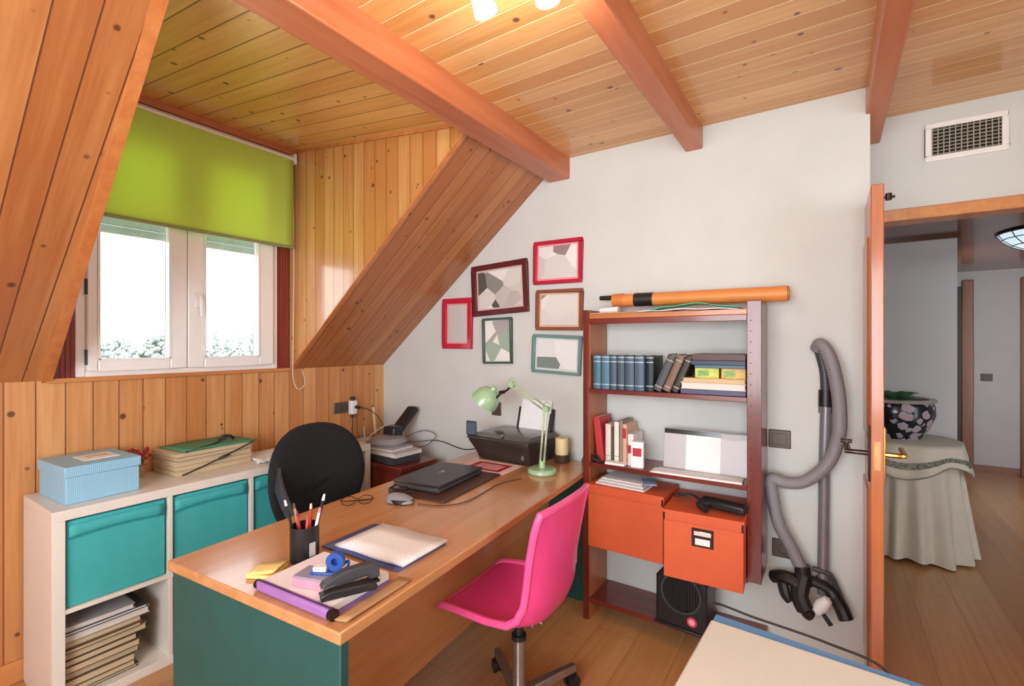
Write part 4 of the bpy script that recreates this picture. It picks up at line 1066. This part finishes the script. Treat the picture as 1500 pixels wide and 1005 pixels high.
o = thing('cable_coil', 'dark coil of cable beside the small cartons', 'cable', (-0.528, 2.36, zb)); MB().tube([(0.020 * math.cos(k * .5), 0.020 * math.sin(k * .5), 0.006 + 0.0011 * k) for k in range(36)], 0.0045, 6).build('coil', mt['cable'], o)
zz = zb + 0.0455
lay('notebook', 'teal notebook lying on the small cartons', 'notebook', 0.013, '#3d6470', -0.505, -0.298, spine=True)
lay('ring_binder', 'long dark blue binder near the top of the flat pile', 'binder', 0.020, '#2c3350', -0.520, -0.297, spine=True)
lay('photo_album', 'dark brown album on top of the flat pile', 'album', 0.028, '#4b2f28', -0.515, -0.297, spine=True)

# third shelf: cream books, red folder, white panel
o = thing('red_binder', 'red binder leaning at the end of the third shelf', 'binder', (-0.985, 2.27, 0.7985), (0, R(-6), 0))
rbox('cover', M('red_binder_card', '#b8323a', 0.4), o, 0, 0.034, 0, 0.15, 0, 0.222, 0.002)
rbox('paper_block', mt['pagesw'], o, 0.005, 0.029, 0.01, 0.152, 0.222, 0.2225, 0)
third = [('#d9d2c8', 0.030, 0.19, 'white binder next to the red binder'), ('#54504c', 0.010, 0.175, 'thin dark book between two white binders'), ('#e3ddd2', 0.026, 0.205, 'white binder behind the red and white book'), ('#8f8578', 0.018, 0.215, 'tall grey-beige book on the third shelf'), ('#d6a58f', 0.022, 0.20, 'salmon and white book on the third shelf'), ('#e2dcd8', 0.030, 0.155, 'short white book with red label, last on the third shelf')]
x = -0.950
for i, (c, th, ht, lb) in enumerate(third):
    o = book('book', lb, 'books on the third shelf', (x, 2.29 - 0.012 * (i > 3), 0.7985), 0, th, ht, 0.14, c, ('#b5a48c', 0.15) if i % 2 == 0 else None)
    if i == 5: rbox('red_label', mt['red'], o, 0.004, 0.026, -0.0075, -0.005, 0.06, 0.10, 0)
    if i == 4: rbox('red_label', mt['red'], o, 0.003, 0.019, -0.0075, -0.005, 0.13, 0.18, 0)
    x += th + 0.003
o = thing('small_carton', 'small white box with dark red square standing before the books', 'carton', (-0.800, 2.245, 0.7985), R(8))
rbox('box', mt['paper'], o, 0, 0.058, 0, 0.03, 0, 0.125, 0.001); rbox('red_square', mt['red'], o, 0.008, 0.05, -0.0008, 0, 0.055, 0.095, 0)
cable('black cable tangle at the end of the third shelf behind the upright', [(-1.005, 2.25, 0.806), (-0.985, 2.235, 0.818), (-0.965, 2.25, 0.806), (-0.985, 2.262, 0.83), (-1.004, 2.24, 0.825), (-0.97, 2.236, 0.806), (-0.95, 2.25, 0.804)], 0.005)
o = thing('plug_charger', 'small black charger on the desk corner by the bookshelf', 'charger', (-1.100, 2.385, ZT), R(20))
rbox('body', mt['black'], o, -0.022, 0.022, -0.028, 0.028, 0, 0.035, 0.005)
MB().tube(spline([(0.0, -0.028, 0.015), (0.0, -0.05, 0.02), (0.015, -0.06, 0.035), (0.0, -0.03, 0.042)], 5), 0.004, 6).build('lead', mt['cable'], o)
dbd = thing('display_panel', 'grey panel with white middle and black top strip leaning on the third shelf', 'panel', (-0.672, 2.335, 0.7985), (R(-8), 0, 0))
rbox('panel', M('silver_grey_panel', '#bdb9bd', 0.35, var=0.02), dbd, 0, 0.374, 0, 0.022, 0, 0.190, 0.002)
rbox('white_sheet', mt['paper'], dbd, 0.105, 0.258, -0.002, 0, 0.002, 0.166, 0)
rbox('top_strip', M('gloss_black_strip', '#2b2728', 0.15), dbd, 0.002, 0.372, -0.0015, 0, 0.166, 0.188, 0)
rbox('strip_window', mt['lgrey'], dbd, 0.262, 0.345, -0.0025, -0.0015, 0.160, 0.182, 0)
o = thing('paper_sheets', 'white sheets lying in front of the grey panel on the third shelf', 'paper', (-0.50, 2.262, 0.7985), R(2))
for k in range(3): B(-0.20 + k * .012, 0.19, -0.045, 0.04, k * 0.003, k * 0.003 + 0.0025).build('sheet', mt['paper'], o)
o = thing('notebook', 'flat white notebook lying under the books on the third shelf end', 'notebook', (-0.93, 2.250, 0.7985), R(0)); rbox('cover', mt['paper'], o, 0, 0.10, -0.018, 0.03, 0, 0.012, 0.002)

# top of the bookshelf
tu = thing('poster_tube', 'long orange cardboard poster tube with black bands on top of the bookshelf', 'poster tube', (-1.015, 2.375, 1.610))
rA = Matrix.Rotation(R(90), 4, 'Y')
MB().cyl((0.10, 0, 0.010), (0.865, 0, 0.004), 0.032, 0.034, 24).build('tube', M('orange_tube', '#dc8a45', 0.45, var=0.04), tu)
MB().cyl((0.0, 0, 0.028), (0.10, 0, 0.026), 0.012, 0.013, 16).build('inner_roll', mt['black'], tu)
MB().cyl((0.075, 0, 0.012), (0.13, 0, 0.012), 0.034, 0.034, 24).build('end_cap', M('orange_tube_cap', '#cf7c3c', 0.4), tu)
MB().cyl((0.19, 0, 0.010), (0.285, 0, 0.009), 0.0345, 0.0345, 24).build('black_band', mt['black'], tu)
MB().cyl((0.866, 0, 0.004), (0.872, 0, 0.004), 0.030, 0.030, 24).build('end_disc', M('tube_end', '#b9713a', 0.5), tu)
gp_ = thing('plastic_folder', 'green and clear plastic folder with papers under the orange tube', 'folder', (-0.52, 2.30, 1.546), R(1))
MB().grid(lambda u, v: Vector((-0.20 + 0.40 * u, -0.06 + 0.10 * v, 0.006 + 0.026 * math.sin(u * math.pi) + 0.003 * math.sin(u * 14))), 18, 4).build('green_cover', M('mint_green_plastic', '#4fb58e', 0.35), gp_, solid=0.003)
MB().grid(lambda u, v: Vector((-0.25 + 0.44 * u, -0.068 + 0.10 * v, 0.002 + 0.006 * math.sin(u * math.pi) + 0.002 * math.sin(u * 17))), 18, 4).build('papers', mt['paper'], gp_, solid=0.003)
o = thing('card_sheet', 'tan card sheet at the end of the bookshelf top', 'card', (-0.91, 2.29, 1.546), R(3))
B(-0.10, 0.14, -0.055, 0.04, 0, 0.006).build('sheet', mt['card'], o)
o = thing('card_strip', 'white paper roll end sticking out below the orange tube', 'paper', (-1.0, 2.345, 1.568)); MB().cyl((0, 0, 0.0), (0.10, 0, 0.0), 0.016, 0.020, 14).build('roll', mt['paper'], o)

# orange card boxes
def obox(label, x0, y0, wx, dy, ht, handle, rot):
    o = thing('storage_box', label, 'storage box', (x0, y0, 0.3915), rot, None)
    rbox('body', mt['orange'], o, 0, wx, 0, dy, 0, ht - 0.045, 0.002)
    rbox('lid', mt['orangel'], o, -0.004, wx + 0.004, -0.004, dy + 0.004, ht - 0.045, ht, 0.002)
    if handle:
        hh = MB().box(wx * .37, wx * .37 + 0.086, -0.003, 0, 0.155, 0.232)
        ho = hh.build('label_holder', mt['bronze'], o, bevel=0.001)
        MB().box(wx * .37 + 0.008, wx * .37 + 0.078, -0.008, -0.003, 0.202, 0.222).build('pull', mt['chrome'], ho, bevel=0.002)
        MB().box(wx * .37 + 0.014, wx * .37 + 0.072, -0.005, -0.003, 0.164, 0.190).build('label_card', mt['paper'], ho)
    for xx in (0.002, wx - 0.002):
        MB().box(xx - 0.004, xx + 0.004, -0.0055, 0.008, ht - 0.043, ht - 0.012).build('metal_corner', mt['bronze'], o)
    return o
obox('orange card storage box with papers on its lid, beside the pink chair', -1.002, 2.195, 0.372, 0.245, 0.308, False, R(-1))
obox('orange card storage box with metal label holder, jutting out of the bookshelf', -0.599, 2.092, 0.312, 0.335, 0.290, True, R(3.0))
o = thing('paper_sheets', 'grey-white papers and a small booklet on the lid of the orange box', 'paper', (-0.84, 2.30, 0.700), R(-3))
for k in range(5): B(-0.13 + k * .006, 0.12 - k * .004, -0.085 + k * .004, 0.08, k * 0.006, k * 0.006 + 0.005).build('sheet', mt['lgrey'] if k % 2 else mt['paper'], o)
o = thing('booklet', 'small blue and white booklet on the papers over the orange box', 'booklet', (-0.72, 2.27, 0.7305), R(25)); rbox('cover', M('blue_booklet', '#8f9fc4', 0.5, var=0.2), o, -0.03, 0.03, -0.05, 0.05, 0, 0.006, 0.001)
gd = thing('handheld_device', 'black handheld device with cable on the lid of the orange box', 'device', (-0.43, 2.20, 0.690), R(-12))
rbox('body', mt['black'], gd, -0.04, 0.15, -0.03, 0.03, 0.003, 0.038, 0.01)
MB().tube(spline([(0.0, -0.02, 0.02), (-0.02, -0.06, 0.02), (0.02, -0.085, 0.014)], 5), [0.016] * 11, 10).build('handle', mt['black'], gd)
MB().tube(spline([(-0.04, 0.0, 0.02), (-0.10, 0.02, 0.03), (-0.145, -0.02, 0.02), (-0.16, 0.03, 0.012), (-0.12, 0.05, 0.012)], 6), 0.006, 6).build('lead', mt['cable'], gd)

# fan heater
fh = thing('fan_heater', 'black fan heater with a red sticker on the bottom shelf', 'heater', (-0.672, 2.215, 0.1125), R(-4))
MB().prism([(0.004, 0, 0.0), (0.224, 0, 0.0), (0.228, 0, 0.03), (0.228, 0, 0.215), (0.20, 0, 0.254), (0.03, 0, 0.254), (0.0, 0, 0.215), (0.0, 0, 0.03)], (0, 0.15, 0)).build('case', mt['black'], fh, bevel=0.01)
axf = Matrix.Translation((0.118, 0.0, 0.165)) @ Matrix.Rotation(R(90), 4, 'X')
MB().lathe([(0.082, -0.002), (0.090, 0.002), (0.090, 0.009), (0.082, 0.009), (0.082, -0.002)], n=32, axis=axf).build('grille_ring', mt['dgrey'], fh)
gm = MB()
for k in range(-6, 7):
    q = math.sqrt(max(0, 0.082 ** 2 - (k * 0.0125) ** 2))
    gm.cyl((0.118 + k * 0.0125, -0.004, 0.165 - q), (0.118 + k * 0.0125, -0.004, 0.165 + q), 0.0022, n=6)
gm.build('grille', mt['black'], fh)
MB().lathe([(0, 0), (0.022, 0), (0.022, 0.002), (0, 0.002)], n=24, axis=Matrix.Translation((0.165, 0.0, 0.050)) @ Matrix.Rotation(R(90), 4, 'X')).build('red_sticker', M('red_sticker', '#c93a50', 0.4), fh)
MB().lathe([(0.010, 0.002), (0.014, 0.002), (0.014, 0.003), (0.010, 0.003)], n=20, axis=Matrix.Translation((0.165, 0.0, 0.050)) @ Matrix.Rotation(R(90), 4, 'X')).build('sticker_ring', M('sticker_pale', '#e6a8ae', 0.4), fh)
rbox('base_foot', mt['black'], fh, -0.006, 0.234, -0.012, 0.155, -0.0, 0.012, 0.004)

# ---- pink swivel chair
pc = thing('swivel_chair', 'bright pink plastic swivel chair tucked under the desk', 'chair', (-0.965, 1.50, 0), R(2))
def shell(u, v):
    # u along profile front -> top of back, v across
    prof = [(-0.225, 0.435), (-0.20, 0.452), (-0.12, 0.446), (0.0, 0.428), (0.09, 0.424), (0.150, 0.445), (0.178, 0.51), (0.184, 0.60), (0.190, 0.70), (0.198, 0.79), (0.205, 0.85)]
    t_ = u * (len(prof) - 1); i = min(int(t_), len(prof) - 2); f = t_ - i
    x = prof[i][0] * (1 - f) + prof[i + 1][0] * f; z_ = prof[i][1] * (1 - f) + prof[i + 1][1] * f
    s = (v - 0.5) * 2
    hw = [0.185, 0.20, 0.212, 0.216, 0.214, 0.208, 0.196, 0.188, 0.194, 0.196, 0.190]
    w_ = hw[i] * (1 - f) + hw[i + 1] * f
    k = abs(s) ** 3
    up = [0.004, 0.008, 0.022, 0.040, 0.052, 0.055, 0.03, 0.0, 0.0, 0.0, -0.002][i] * (1 - f) + [0.004, 0.008, 0.022, 0.040, 0.052, 0.055, 0.03, 0.0, 0.0, 0.0, -0.002][i + 1] * f
    fw = [0, 0, 0, 0, -0.01, -0.035, -0.045, -0.045, -0.035, -0.025, -0.015][i] * (1 - f) + [0, 0, 0, 0, -0.01, -0.035, -0.045, -0.045, -0.035, -0.025, -0.015][i + 1] * f
    return Vector((x + fw * k, w_ * s, z_ + up * k))
MB().grid(shell, 34, 17).build('seat_shell', mt['pink'], pc, solid=0.007, sub=1, angle=180)
MB().tube([shell(k / 30, 0.0) for k in range(31)] + [shell(1, k / 12) for k in range(1, 13)] + [shell(1 - k / 30, 1.0) for k in range(1, 31)] + [shell(0, 1 - k / 12) for k in range(1, 12)], 0.013, 8, closed=True).build('rim', M('pink_rim', '#f45a98', 0.3, coat=0.2), pc)
MB().box(-0.09, 0.10, -0.075, 0.075, 0.400, 0.414).box(-0.10, 0.11, -0.025, 0.025, 0.388, 0.402).build('seat_plate', mt['steel'], pc, bevel=0.003)
MB().cyl((0, 0, 0.27), (0, 0, 0.395), 0.017).build('gas_piston', mt['black'], pc)
MB().cyl((0, 0, 0.07), (0, 0, 0.30), 0.025).cyl((0, 0, 0.065), (0, 0, 0.105), 0.04).build('column', mt['steel'], pc)
MB().cyl((0, 0, 0.298), (0, 0, 0.315), 0.028).build('column_collar', mt['black'], pc)
for k in range(5):
    a = R(72 * k - 4.0); c_, s_ = math.cos(a), math.sin(a)
    T_ = Matrix.Rotation(a, 4, 'Z')
    vs = []
    for r_, hw_, z0, z1 in ((0.03, 0.024, 0.068, 0.104), (0.16, 0.02, 0.072, 0.100), (0.285, 0.015, 0.066, 0.092)):
        vs += [(r_, -hw_, z0), (r_, hw_, z0), (r_, hw_ * .7, z1), (r_, -hw_ * .7, z1)]
    fs = [(i * 4 + j, i * 4 + (j + 1) % 4, i * 4 + 4 + (j + 1) % 4, i * 4 + 4 + j) for i in range(2) for j in range(4)] + [(3, 2, 1, 0), (8, 9, 10, 11)]
    leg = MB().add([T_ @ Vector(v) for v in vs], fs).build('leg', mt['steel'], pc, bevel=0.003)
    cs = MB()
    for sd in (-1, 1): cs.cyl(T_ @ Vector((0.272, sd * 0.007, 0.027)), T_ @ Vector((0.272, sd * 0.022, 0.027)), 0.027)
    cs.box(0.255, 0.285, -0.012, 0.012, 0.03, 0.070, T=T_)
    cs.build('caster', mt['black'], leg)

# ---- vacuum hose and wand hung on the white wall
vh = thing('vacuum_hose', 'grey vacuum cleaner hose and wand with black floor head hung on the white wall', 'vacuum hose', (0, 0, 0))
t = NT('ribbed_grey_hose'); 
nz = t.math('SINE', t.math('MULTIPLY', t.dot(t.obj(), (0.55, 0.3, 0.78)), 900.0))
t.link(t.ramp(nz, [(0.0, lin('#77757a')), (1.0, lin('#9c9aa0'))]), t.b.inputs['Base Color']); t.b.inputs['Roughness'].default_value = 0.4; t.bump(nz, 0.3, 0.002)
hose = [(-0.045, 2.41, 1.375), (-0.030, 2.385, 1.395), (0.0, 2.372, 1.345), (0.024, 2.37, 1.24), (0.035, 2.37, 1.128), (0.031, 2.37, 1.016), (-0.007, 2.37, 0.899), (-0.086, 2.37, 0.815), (-0.16, 2.37, 0.797), (-0.212, 2.37, 0.806), (-0.206, 2.372, 0.722), (-0.182, 2.378, 0.608), (-0.136, 2.385, 0.515), (-0.098, 2.385, 0.43)]
MB().tube(spline(hose, 8), 0.0255, 14).build('hose', t.m, vh, angle=180)
MB().tube([(-0.024, 2.425, 0.33), (-0.017, 2.43, 0.95), (-0.012, 2.43, 1.15)], [0.021, 0.021, 0.0205], 16).build('wand', M('wand_grey', '#848288', 0.3, 0.3), vh)
MB().cyl((-0.014, 2.43, 1.13), (-0.013, 2.43, 1.20), 0.0265).build('wand_collar', mt['black'], vh)
MB().tube(spline([(-0.013, 2.43, 1.18), (-0.018, 2.43, 1.28), (-0.035, 2.425, 1.36), (-0.045, 2.41, 1.395)], 6), 0.019, 12).build('handle_bend', mt['dgrey'], vh)
MB().cyl((-0.088, 2.385, 0.37), (-0.098, 2.385, 0.45), 0.031).build('hose_cuff', mt['black'], vh)
VT = Matrix.Translation((-0.005, 0, 0.045))
hd = MB().tube(spline([(-0.20, 2.395, 0.325), (-0.165, 2.37, 0.345), (-0.12, 2.36, 0.34), (-0.085, 2.36, 0.30)], 5), 0.027, 10)
hd.tube(spline([(-0.17, 2.38, 0.335), (-0.155, 2.36, 0.28), (-0.135, 2.36, 0.255)], 5), 0.021, 8)
hd.tube(spline([(-0.09, 2.385, 0.36), (-0.10, 2.35, 0.29), (-0.075, 2.34, 0.235), (-0.06, 2.345, 0.22)], 5), [0.036] * 5 + [0.034] * 5 + [0.024] * 6, 10)
hd.build('floor_head', mt['black'], vh, T=VT)
MB().tube(spline([(-0.06, 2.40, 0.345), (0.0, 2.40, 0.325), (0.04, 2.40, 0.27), (0.062, 2.39, 0.22)], 6), [0.022] * 8 + [0.028] * 11, 10).build('brush_arm', mt['black'], vh, T=VT)
MB().tube(spline([(-0.055, 2.405, 0.395), (0.005, 2.41, 0.38), (0.035, 2.41, 0.32), (0.06, 2.40, 0.25)], 6), 0.011, 8).build('head_bracket', mt['dgrey'], vh, T=VT)
MB().lathe([(0, -0.05), (0.022, -0.04), (0.028, 0.0), (0.018, 0.035), (0, 0.045)], n=12, axis=Matrix.Translation((-0.02, 2.37, 0.265)) @ Matrix.Rotation(R(35), 4, 'Y')).build('white_nozzle', mt['paper'], vh, T=VT)
MB().tube([(-0.03, 2.365, 0.25), (0.01, 2.36, 0.195)], [0.008, 0.010], 8).build('nozzle_tip', mt['black'], vh, T=VT)
MB().box(-0.04, 0.012, 2.44, YG + 0.001, 1.10, 1.135).box(-0.045, -0.02, 2.40, YG + 0.001, 1.375, 1.395).box(-0.05, 0.0, 2.43, YG + 0.001, 0.36, 0.39).build('wall_clip', mt['dgrey'], vh)

# ---- air vent above the door
av = thing('air_vent', 'white framed ventilation grille on the wall above the doorway', 'vent', (0.497, YD, 2.303))
fr_ = MB().box(-0.135, 0.135, -0.012, 0, 0.062, 0.085).box(-0.135, 0.135, -0.012, 0, -0.085, -0.062).box(-0.135, -0.113, -0.012, 0, -0.062, 0.062).box(0.113, 0.135, -0.012, 0, -0.062, 0.062)
fr_.build('frame', mt['pvc'], av, bevel=0.003)
B(-0.115, 0.115, -0.0015, 0, -0.064, 0.064).build('backing', mt['dark'], av)
vb, hb = MB(), MB()
for k in range(12): vb.box(-0.113 + k * 0.0195, -0.1095 + k * 0.0195, -0.011, -0.006, -0.062, 0.062)
for k in range(8): hb.box(-0.113, 0.113, -0.007, -0.002, -0.058 + k * 0.0155, -0.053 + k * 0.0155)
vb.build('upright_fins', M('vent_fin', '#a29c8e', 0.5), av); hb.build('cross_fins', M('vent_fin_dim', '#8d8674', 0.5), av)

# ---- ceiling spot fixture
sf = thing('ceiling_spotlight', 'ceiling spotlight bar with lit white glass heads between the beams', 'light', (-0.70, 1.075, ZC))
MB().cyl((0, 0, -0.03), (0, 0, 0.0), 0.05, 0.055, 24).build('rose', mt['bronze'], sf)
MB().tube([(-0.20, -0.12, -0.035), (0.20, 0.09, -0.035)], 0.009, 8).build('bar', mt['bronze'], sf)
bulb = M('lit_glass', '#ffffff', 0.3, emit='#fff1dc', es=10)
for bx, by, tx, ty, tz in ((-0.11, -0.03, 0.02, 0.02, -0.12), (0.065, 0.035, 0.008, 0.01, -0.12), (0.185, 0.055, 0.02, -0.03, -0.09)):
    hd = MB().tube([(bx, by, -0.035), (bx, by, -0.055)], 0.012, 8).build('spot_arm', mt['bronze'], sf)
    MB().tube([(bx, by, -0.055), (bx + tx * .3, by + ty * .3, -0.055 + tz * .35), (bx + tx * .9, by + ty * .9, -0.055 + tz * .75)], [0.012, 0.026, 0.033], 16).build('glass_head', bulb, hd)
for q in ((-0.83, 1.05), (-0.64, 1.12)):
    l = bpy.data.lights.new('spot_bulb', 'POINT'); l.energy = 4.0; l.color = (1, 0.88, 0.72); l.shadow_soft_size = 0.03
    o = bpy.data.objects.new('spot_bulb', l); COL.objects.link(o); o.location = (q[0], q[1], ZC - 0.20)

# ---- white table at the lower edge of the view
wt = thing('white_table', 'cream-topped table with blue far edge in the bottom corner of the view', 'table', (-0.236, 1.215, 0), R(-3))
rbox('tabletop', mt['table'], wt, 0.0, 0.95, -1.0, 0.0, 0.705, 0.74, 0.004)
MB().prism([(0.002, 0.0, 0.715), (0.002, 0.040, 0.715), (0.80, 0.004, 0.715), (0.80, 0.0, 0.715)], (0, 0, 0.02)).build('blue_edge', mt['blueedge'], wt, bevel=0.002)
for x in (0.05, 0.90):
    for y in (-0.05, -0.95): rbox('leg', mt['steel'], wt, x - 0.018, x + 0.018, y - 0.018, y + 0.018, 0, 0.705, 0.002)
cable('black cable running behind the blue table edge towards the door', [(-0.435, 2.335, 0.118), (-0.33, 1.9, 0.38), (-0.255, 1.34, 0.715), (-0.15, 1.285, 0.737), (0.0, 1.268, 0.735), (0.10, 1.262, 0.715), (0.14, 1.30, 0.60), (0.15, 1.34, 0.30), (0.16, 1.36, 0.006)], 0.0032)

# ---- hall: skirted table, pot, lamp, switch
ht = thing('skirted_table', 'round hall table under a pale floor-length cloth', 'table', (0.435, 4.24, 0))
MB().cyl((0, 0, 0.0), (0, 0, 0.72), 0.05).cyl((0, 0, 0.70), (0, 0, 0.735), 0.27, n=32).build('pedestal', mt['hallwood'], ht)
def skirt(u, v):
    a = u * 2 * math.pi; f = v ** 1.2
    r = 0.275 + 0.070 * f + (0.004 + 0.026 * f) * math.sin(a * 17 + 1.2 * math.sin(a * 3))
    return Vector((r * math.cos(a), r * math.sin(a), 0.735 - v * (0.715 + 0.012 * math.sin(a * 5))))
sk = MB().grid(skirt, 241, 14); sk.lathe([(0, 0.741), (0.285, 0.740), (0.290, 0.733)], n=60)
sk.build('skirt_cloth', M('pale_cloth', '#cfc9bb', 0.85, var=0.04, bump=0.1), ht, angle=80)
def over(u, v):
    a = u * 2 * math.pi
    r = 0.295 + 0.045 * v + (0.003 + 0.012 * v) * math.sin(a * 9 + 0.6)
    drop = 0.17 + 0.045 * math.cos(a * 4 + 0.5)
    return Vector((r * math.cos(a), r * math.sin(a), 0.746 - v * drop))
ov = MB().grid(over, 161, 8); ov.lathe([(0, 0.750), (0.288, 0.749), (0.295, 0.746)], n=48)
oc_ = ov.build('top_cloth', M('cream_overlay', '#d6d0bf', 0.85, var=0.05, bump=0.1), ht, angle=80, solid=0.002)
def trim(u, v):
    p_ = over(u, 0.52 + 0.2 * v); k = 1 + 0.006 / max(0.05, math.hypot(p_.x, p_.y)); return Vector((p_.x * k, p_.y * k, p_.z))
tr_m = NT('ribbon_trim'); nz = tr_m.noise(tr_m.obj(), 55, 2)
tr_m.link(tr_m.ramp(nz, [(0.4, lin('#8a8a74')), (0.6, lin('#5c5d4f'))]), tr_m.b.inputs['Base Color'])
MB().grid(trim, 161, 3).build('ribbon', tr_m.m, ht)
MB().tube([over(k / 160, 1.0) for k in range(160)], 0.004, 6, closed=True).build('hem', M('hem_grey', '#8d8877', 0.8), ht)
t = NT('blossom_glaze'); v = t.new('ShaderNodeTexVoronoi', feature='F1'); v.inputs['Scale'].default_value = 17; t.link(t.obj(), v.inputs['Vector'])
n2 = t.noise(t.obj(), 60, 3)
dd = t.math('ADD', v.outputs['Distance'], t.math('MULTIPLY', t.math('SUBTRACT', n2, 0.5), 0.5))
t.link(t.ramp(dd, [(0.0, lin('#b79aa2')), (0.28, lin('#a9a4b4')), (0.44, lin('#8b8c9c')), (0.47, lin('#12141c'))], 'CONSTANT'), t.b.inputs['Base Color'])
t.b.inputs['Roughness'].default_value = 0.18
pot = thing('flower_pot', 'large dark glazed pot with pink blossom pattern on the hall table', 'pot', (0.375, 4.27, 0.7505))
MB().lathe([(0, 0), (0.15, 0), (0.155, 0.012), (0.195, 0.075), (0.225, 0.16), (0.222, 0.225), (0.205, 0.25), (0.19, 0.25), (0.19, 0.20), (0, 0.19)], n=40).build('bowl', t.m, pot)
MB().lathe([(0.205, 0.245), (0.228, 0.248), (0.232, 0.258), (0.226, 0.268), (0.19, 0.268), (0.19, 0.245), (0.205, 0.245)], n=40).build('rim', M('pot_rim', '#a39a94', 0.25), pot)
pl_ = thing('potted_plant', 'low green leafy plant growing in the dark blossom pot', 'plant', (0.335, 4.27, 0.945))
lm = MB()
for k in range(26):
    a, r_ = random.uniform(0, 6.28), random.uniform(0.02, 0.15); c = Vector((r_ * math.cos(a), r_ * math.sin(a), 0.08 + 0.02 * random.random()))
    u = Vector((math.cos(a), math.sin(a), 0.15)) * 0.06; w_ = Vector((-math.sin(a), math.cos(a), 0.2)) * 0.028
    lm.add([c - u, c - u * .2 + w_ + Vector((0, 0, .012)), c + u, c - u * .2 - w_ + Vector((0, 0, .012)), c + Vector((0, 0, .02))], [(0, 1, 4), (1, 2, 4), (2, 3, 4), (3, 0, 4)])
    lm.tube([(0, 0, 0), c], 0.003, 5)
lm.build('leaves', mt['leaf'], pl_, solid=0.002)
hl = thing('hall_lamp', 'stained glass bowl ceiling lamp in the hall', 'lamp', (1.13, 4.20, 2.18))
MB().lathe([(0, 0), (0.08, 0), (0.085, -0.03), (0.03, -0.05), (0, -0.05)], n=24).build('rose', mt['bronze'], hl)
MB().cyl((0, 0, -0.05), (0, 0, -0.09), 0.012).build('stem', mt['bronze'], hl)
MB().lathe([(0.245, -0.080), (0.258, -0.086), (0.258, -0.106), (0.245, -0.106), (0.245, -0.080)], n=40).build('rim_band', mt['bronze'], hl)
bp = [(0.245, -0.095), (0.225, -0.135), (0.18, -0.175), (0.12, -0.205), (0.05, -0.222), (0.0, -0.225)]
MB().lathe(bp, n=40).build('glass_bowl', M('lit_bowl_glass', '#cfe3ea', 0.2, emit='#cfe8f4', es=0.9, var=0.15, scale=25), hl)
lm = MB()
for k in range(12): lm.tube([(r_ * 1.006 * math.cos(k * math.pi / 6), r_ * 1.006 * math.sin(k * math.pi / 6), z_ - 0.001) for r_, z_ in bp], 0.003, 5)
for r_, z_ in bp[1:4]: lm.tube([(r_ * 1.006 * math.cos(k * math.pi / 20), r_ * 1.006 * math.sin(k * math.pi / 20), z_ - 0.001) for k in range(40)], 0.003, 5, closed=True)
lm.build('lead_lines', mt['black'], hl)
l = bpy.data.lights.new('hall_bulb', 'POINT'); l.energy = 5; l.color = (0.95, 0.97, 1.0); l.shadow_soft_size = 0.05
o = bpy.data.objects.new('hall_bulb', l); COL.objects.link(o); o.location = (1.13, 4.20, 2.10)
plate('light_switch', 'dark switch plate on the far wall of the hall', 'switch', 1.405, 7.10, 1.03, 'Y', 0.095, 0.08)
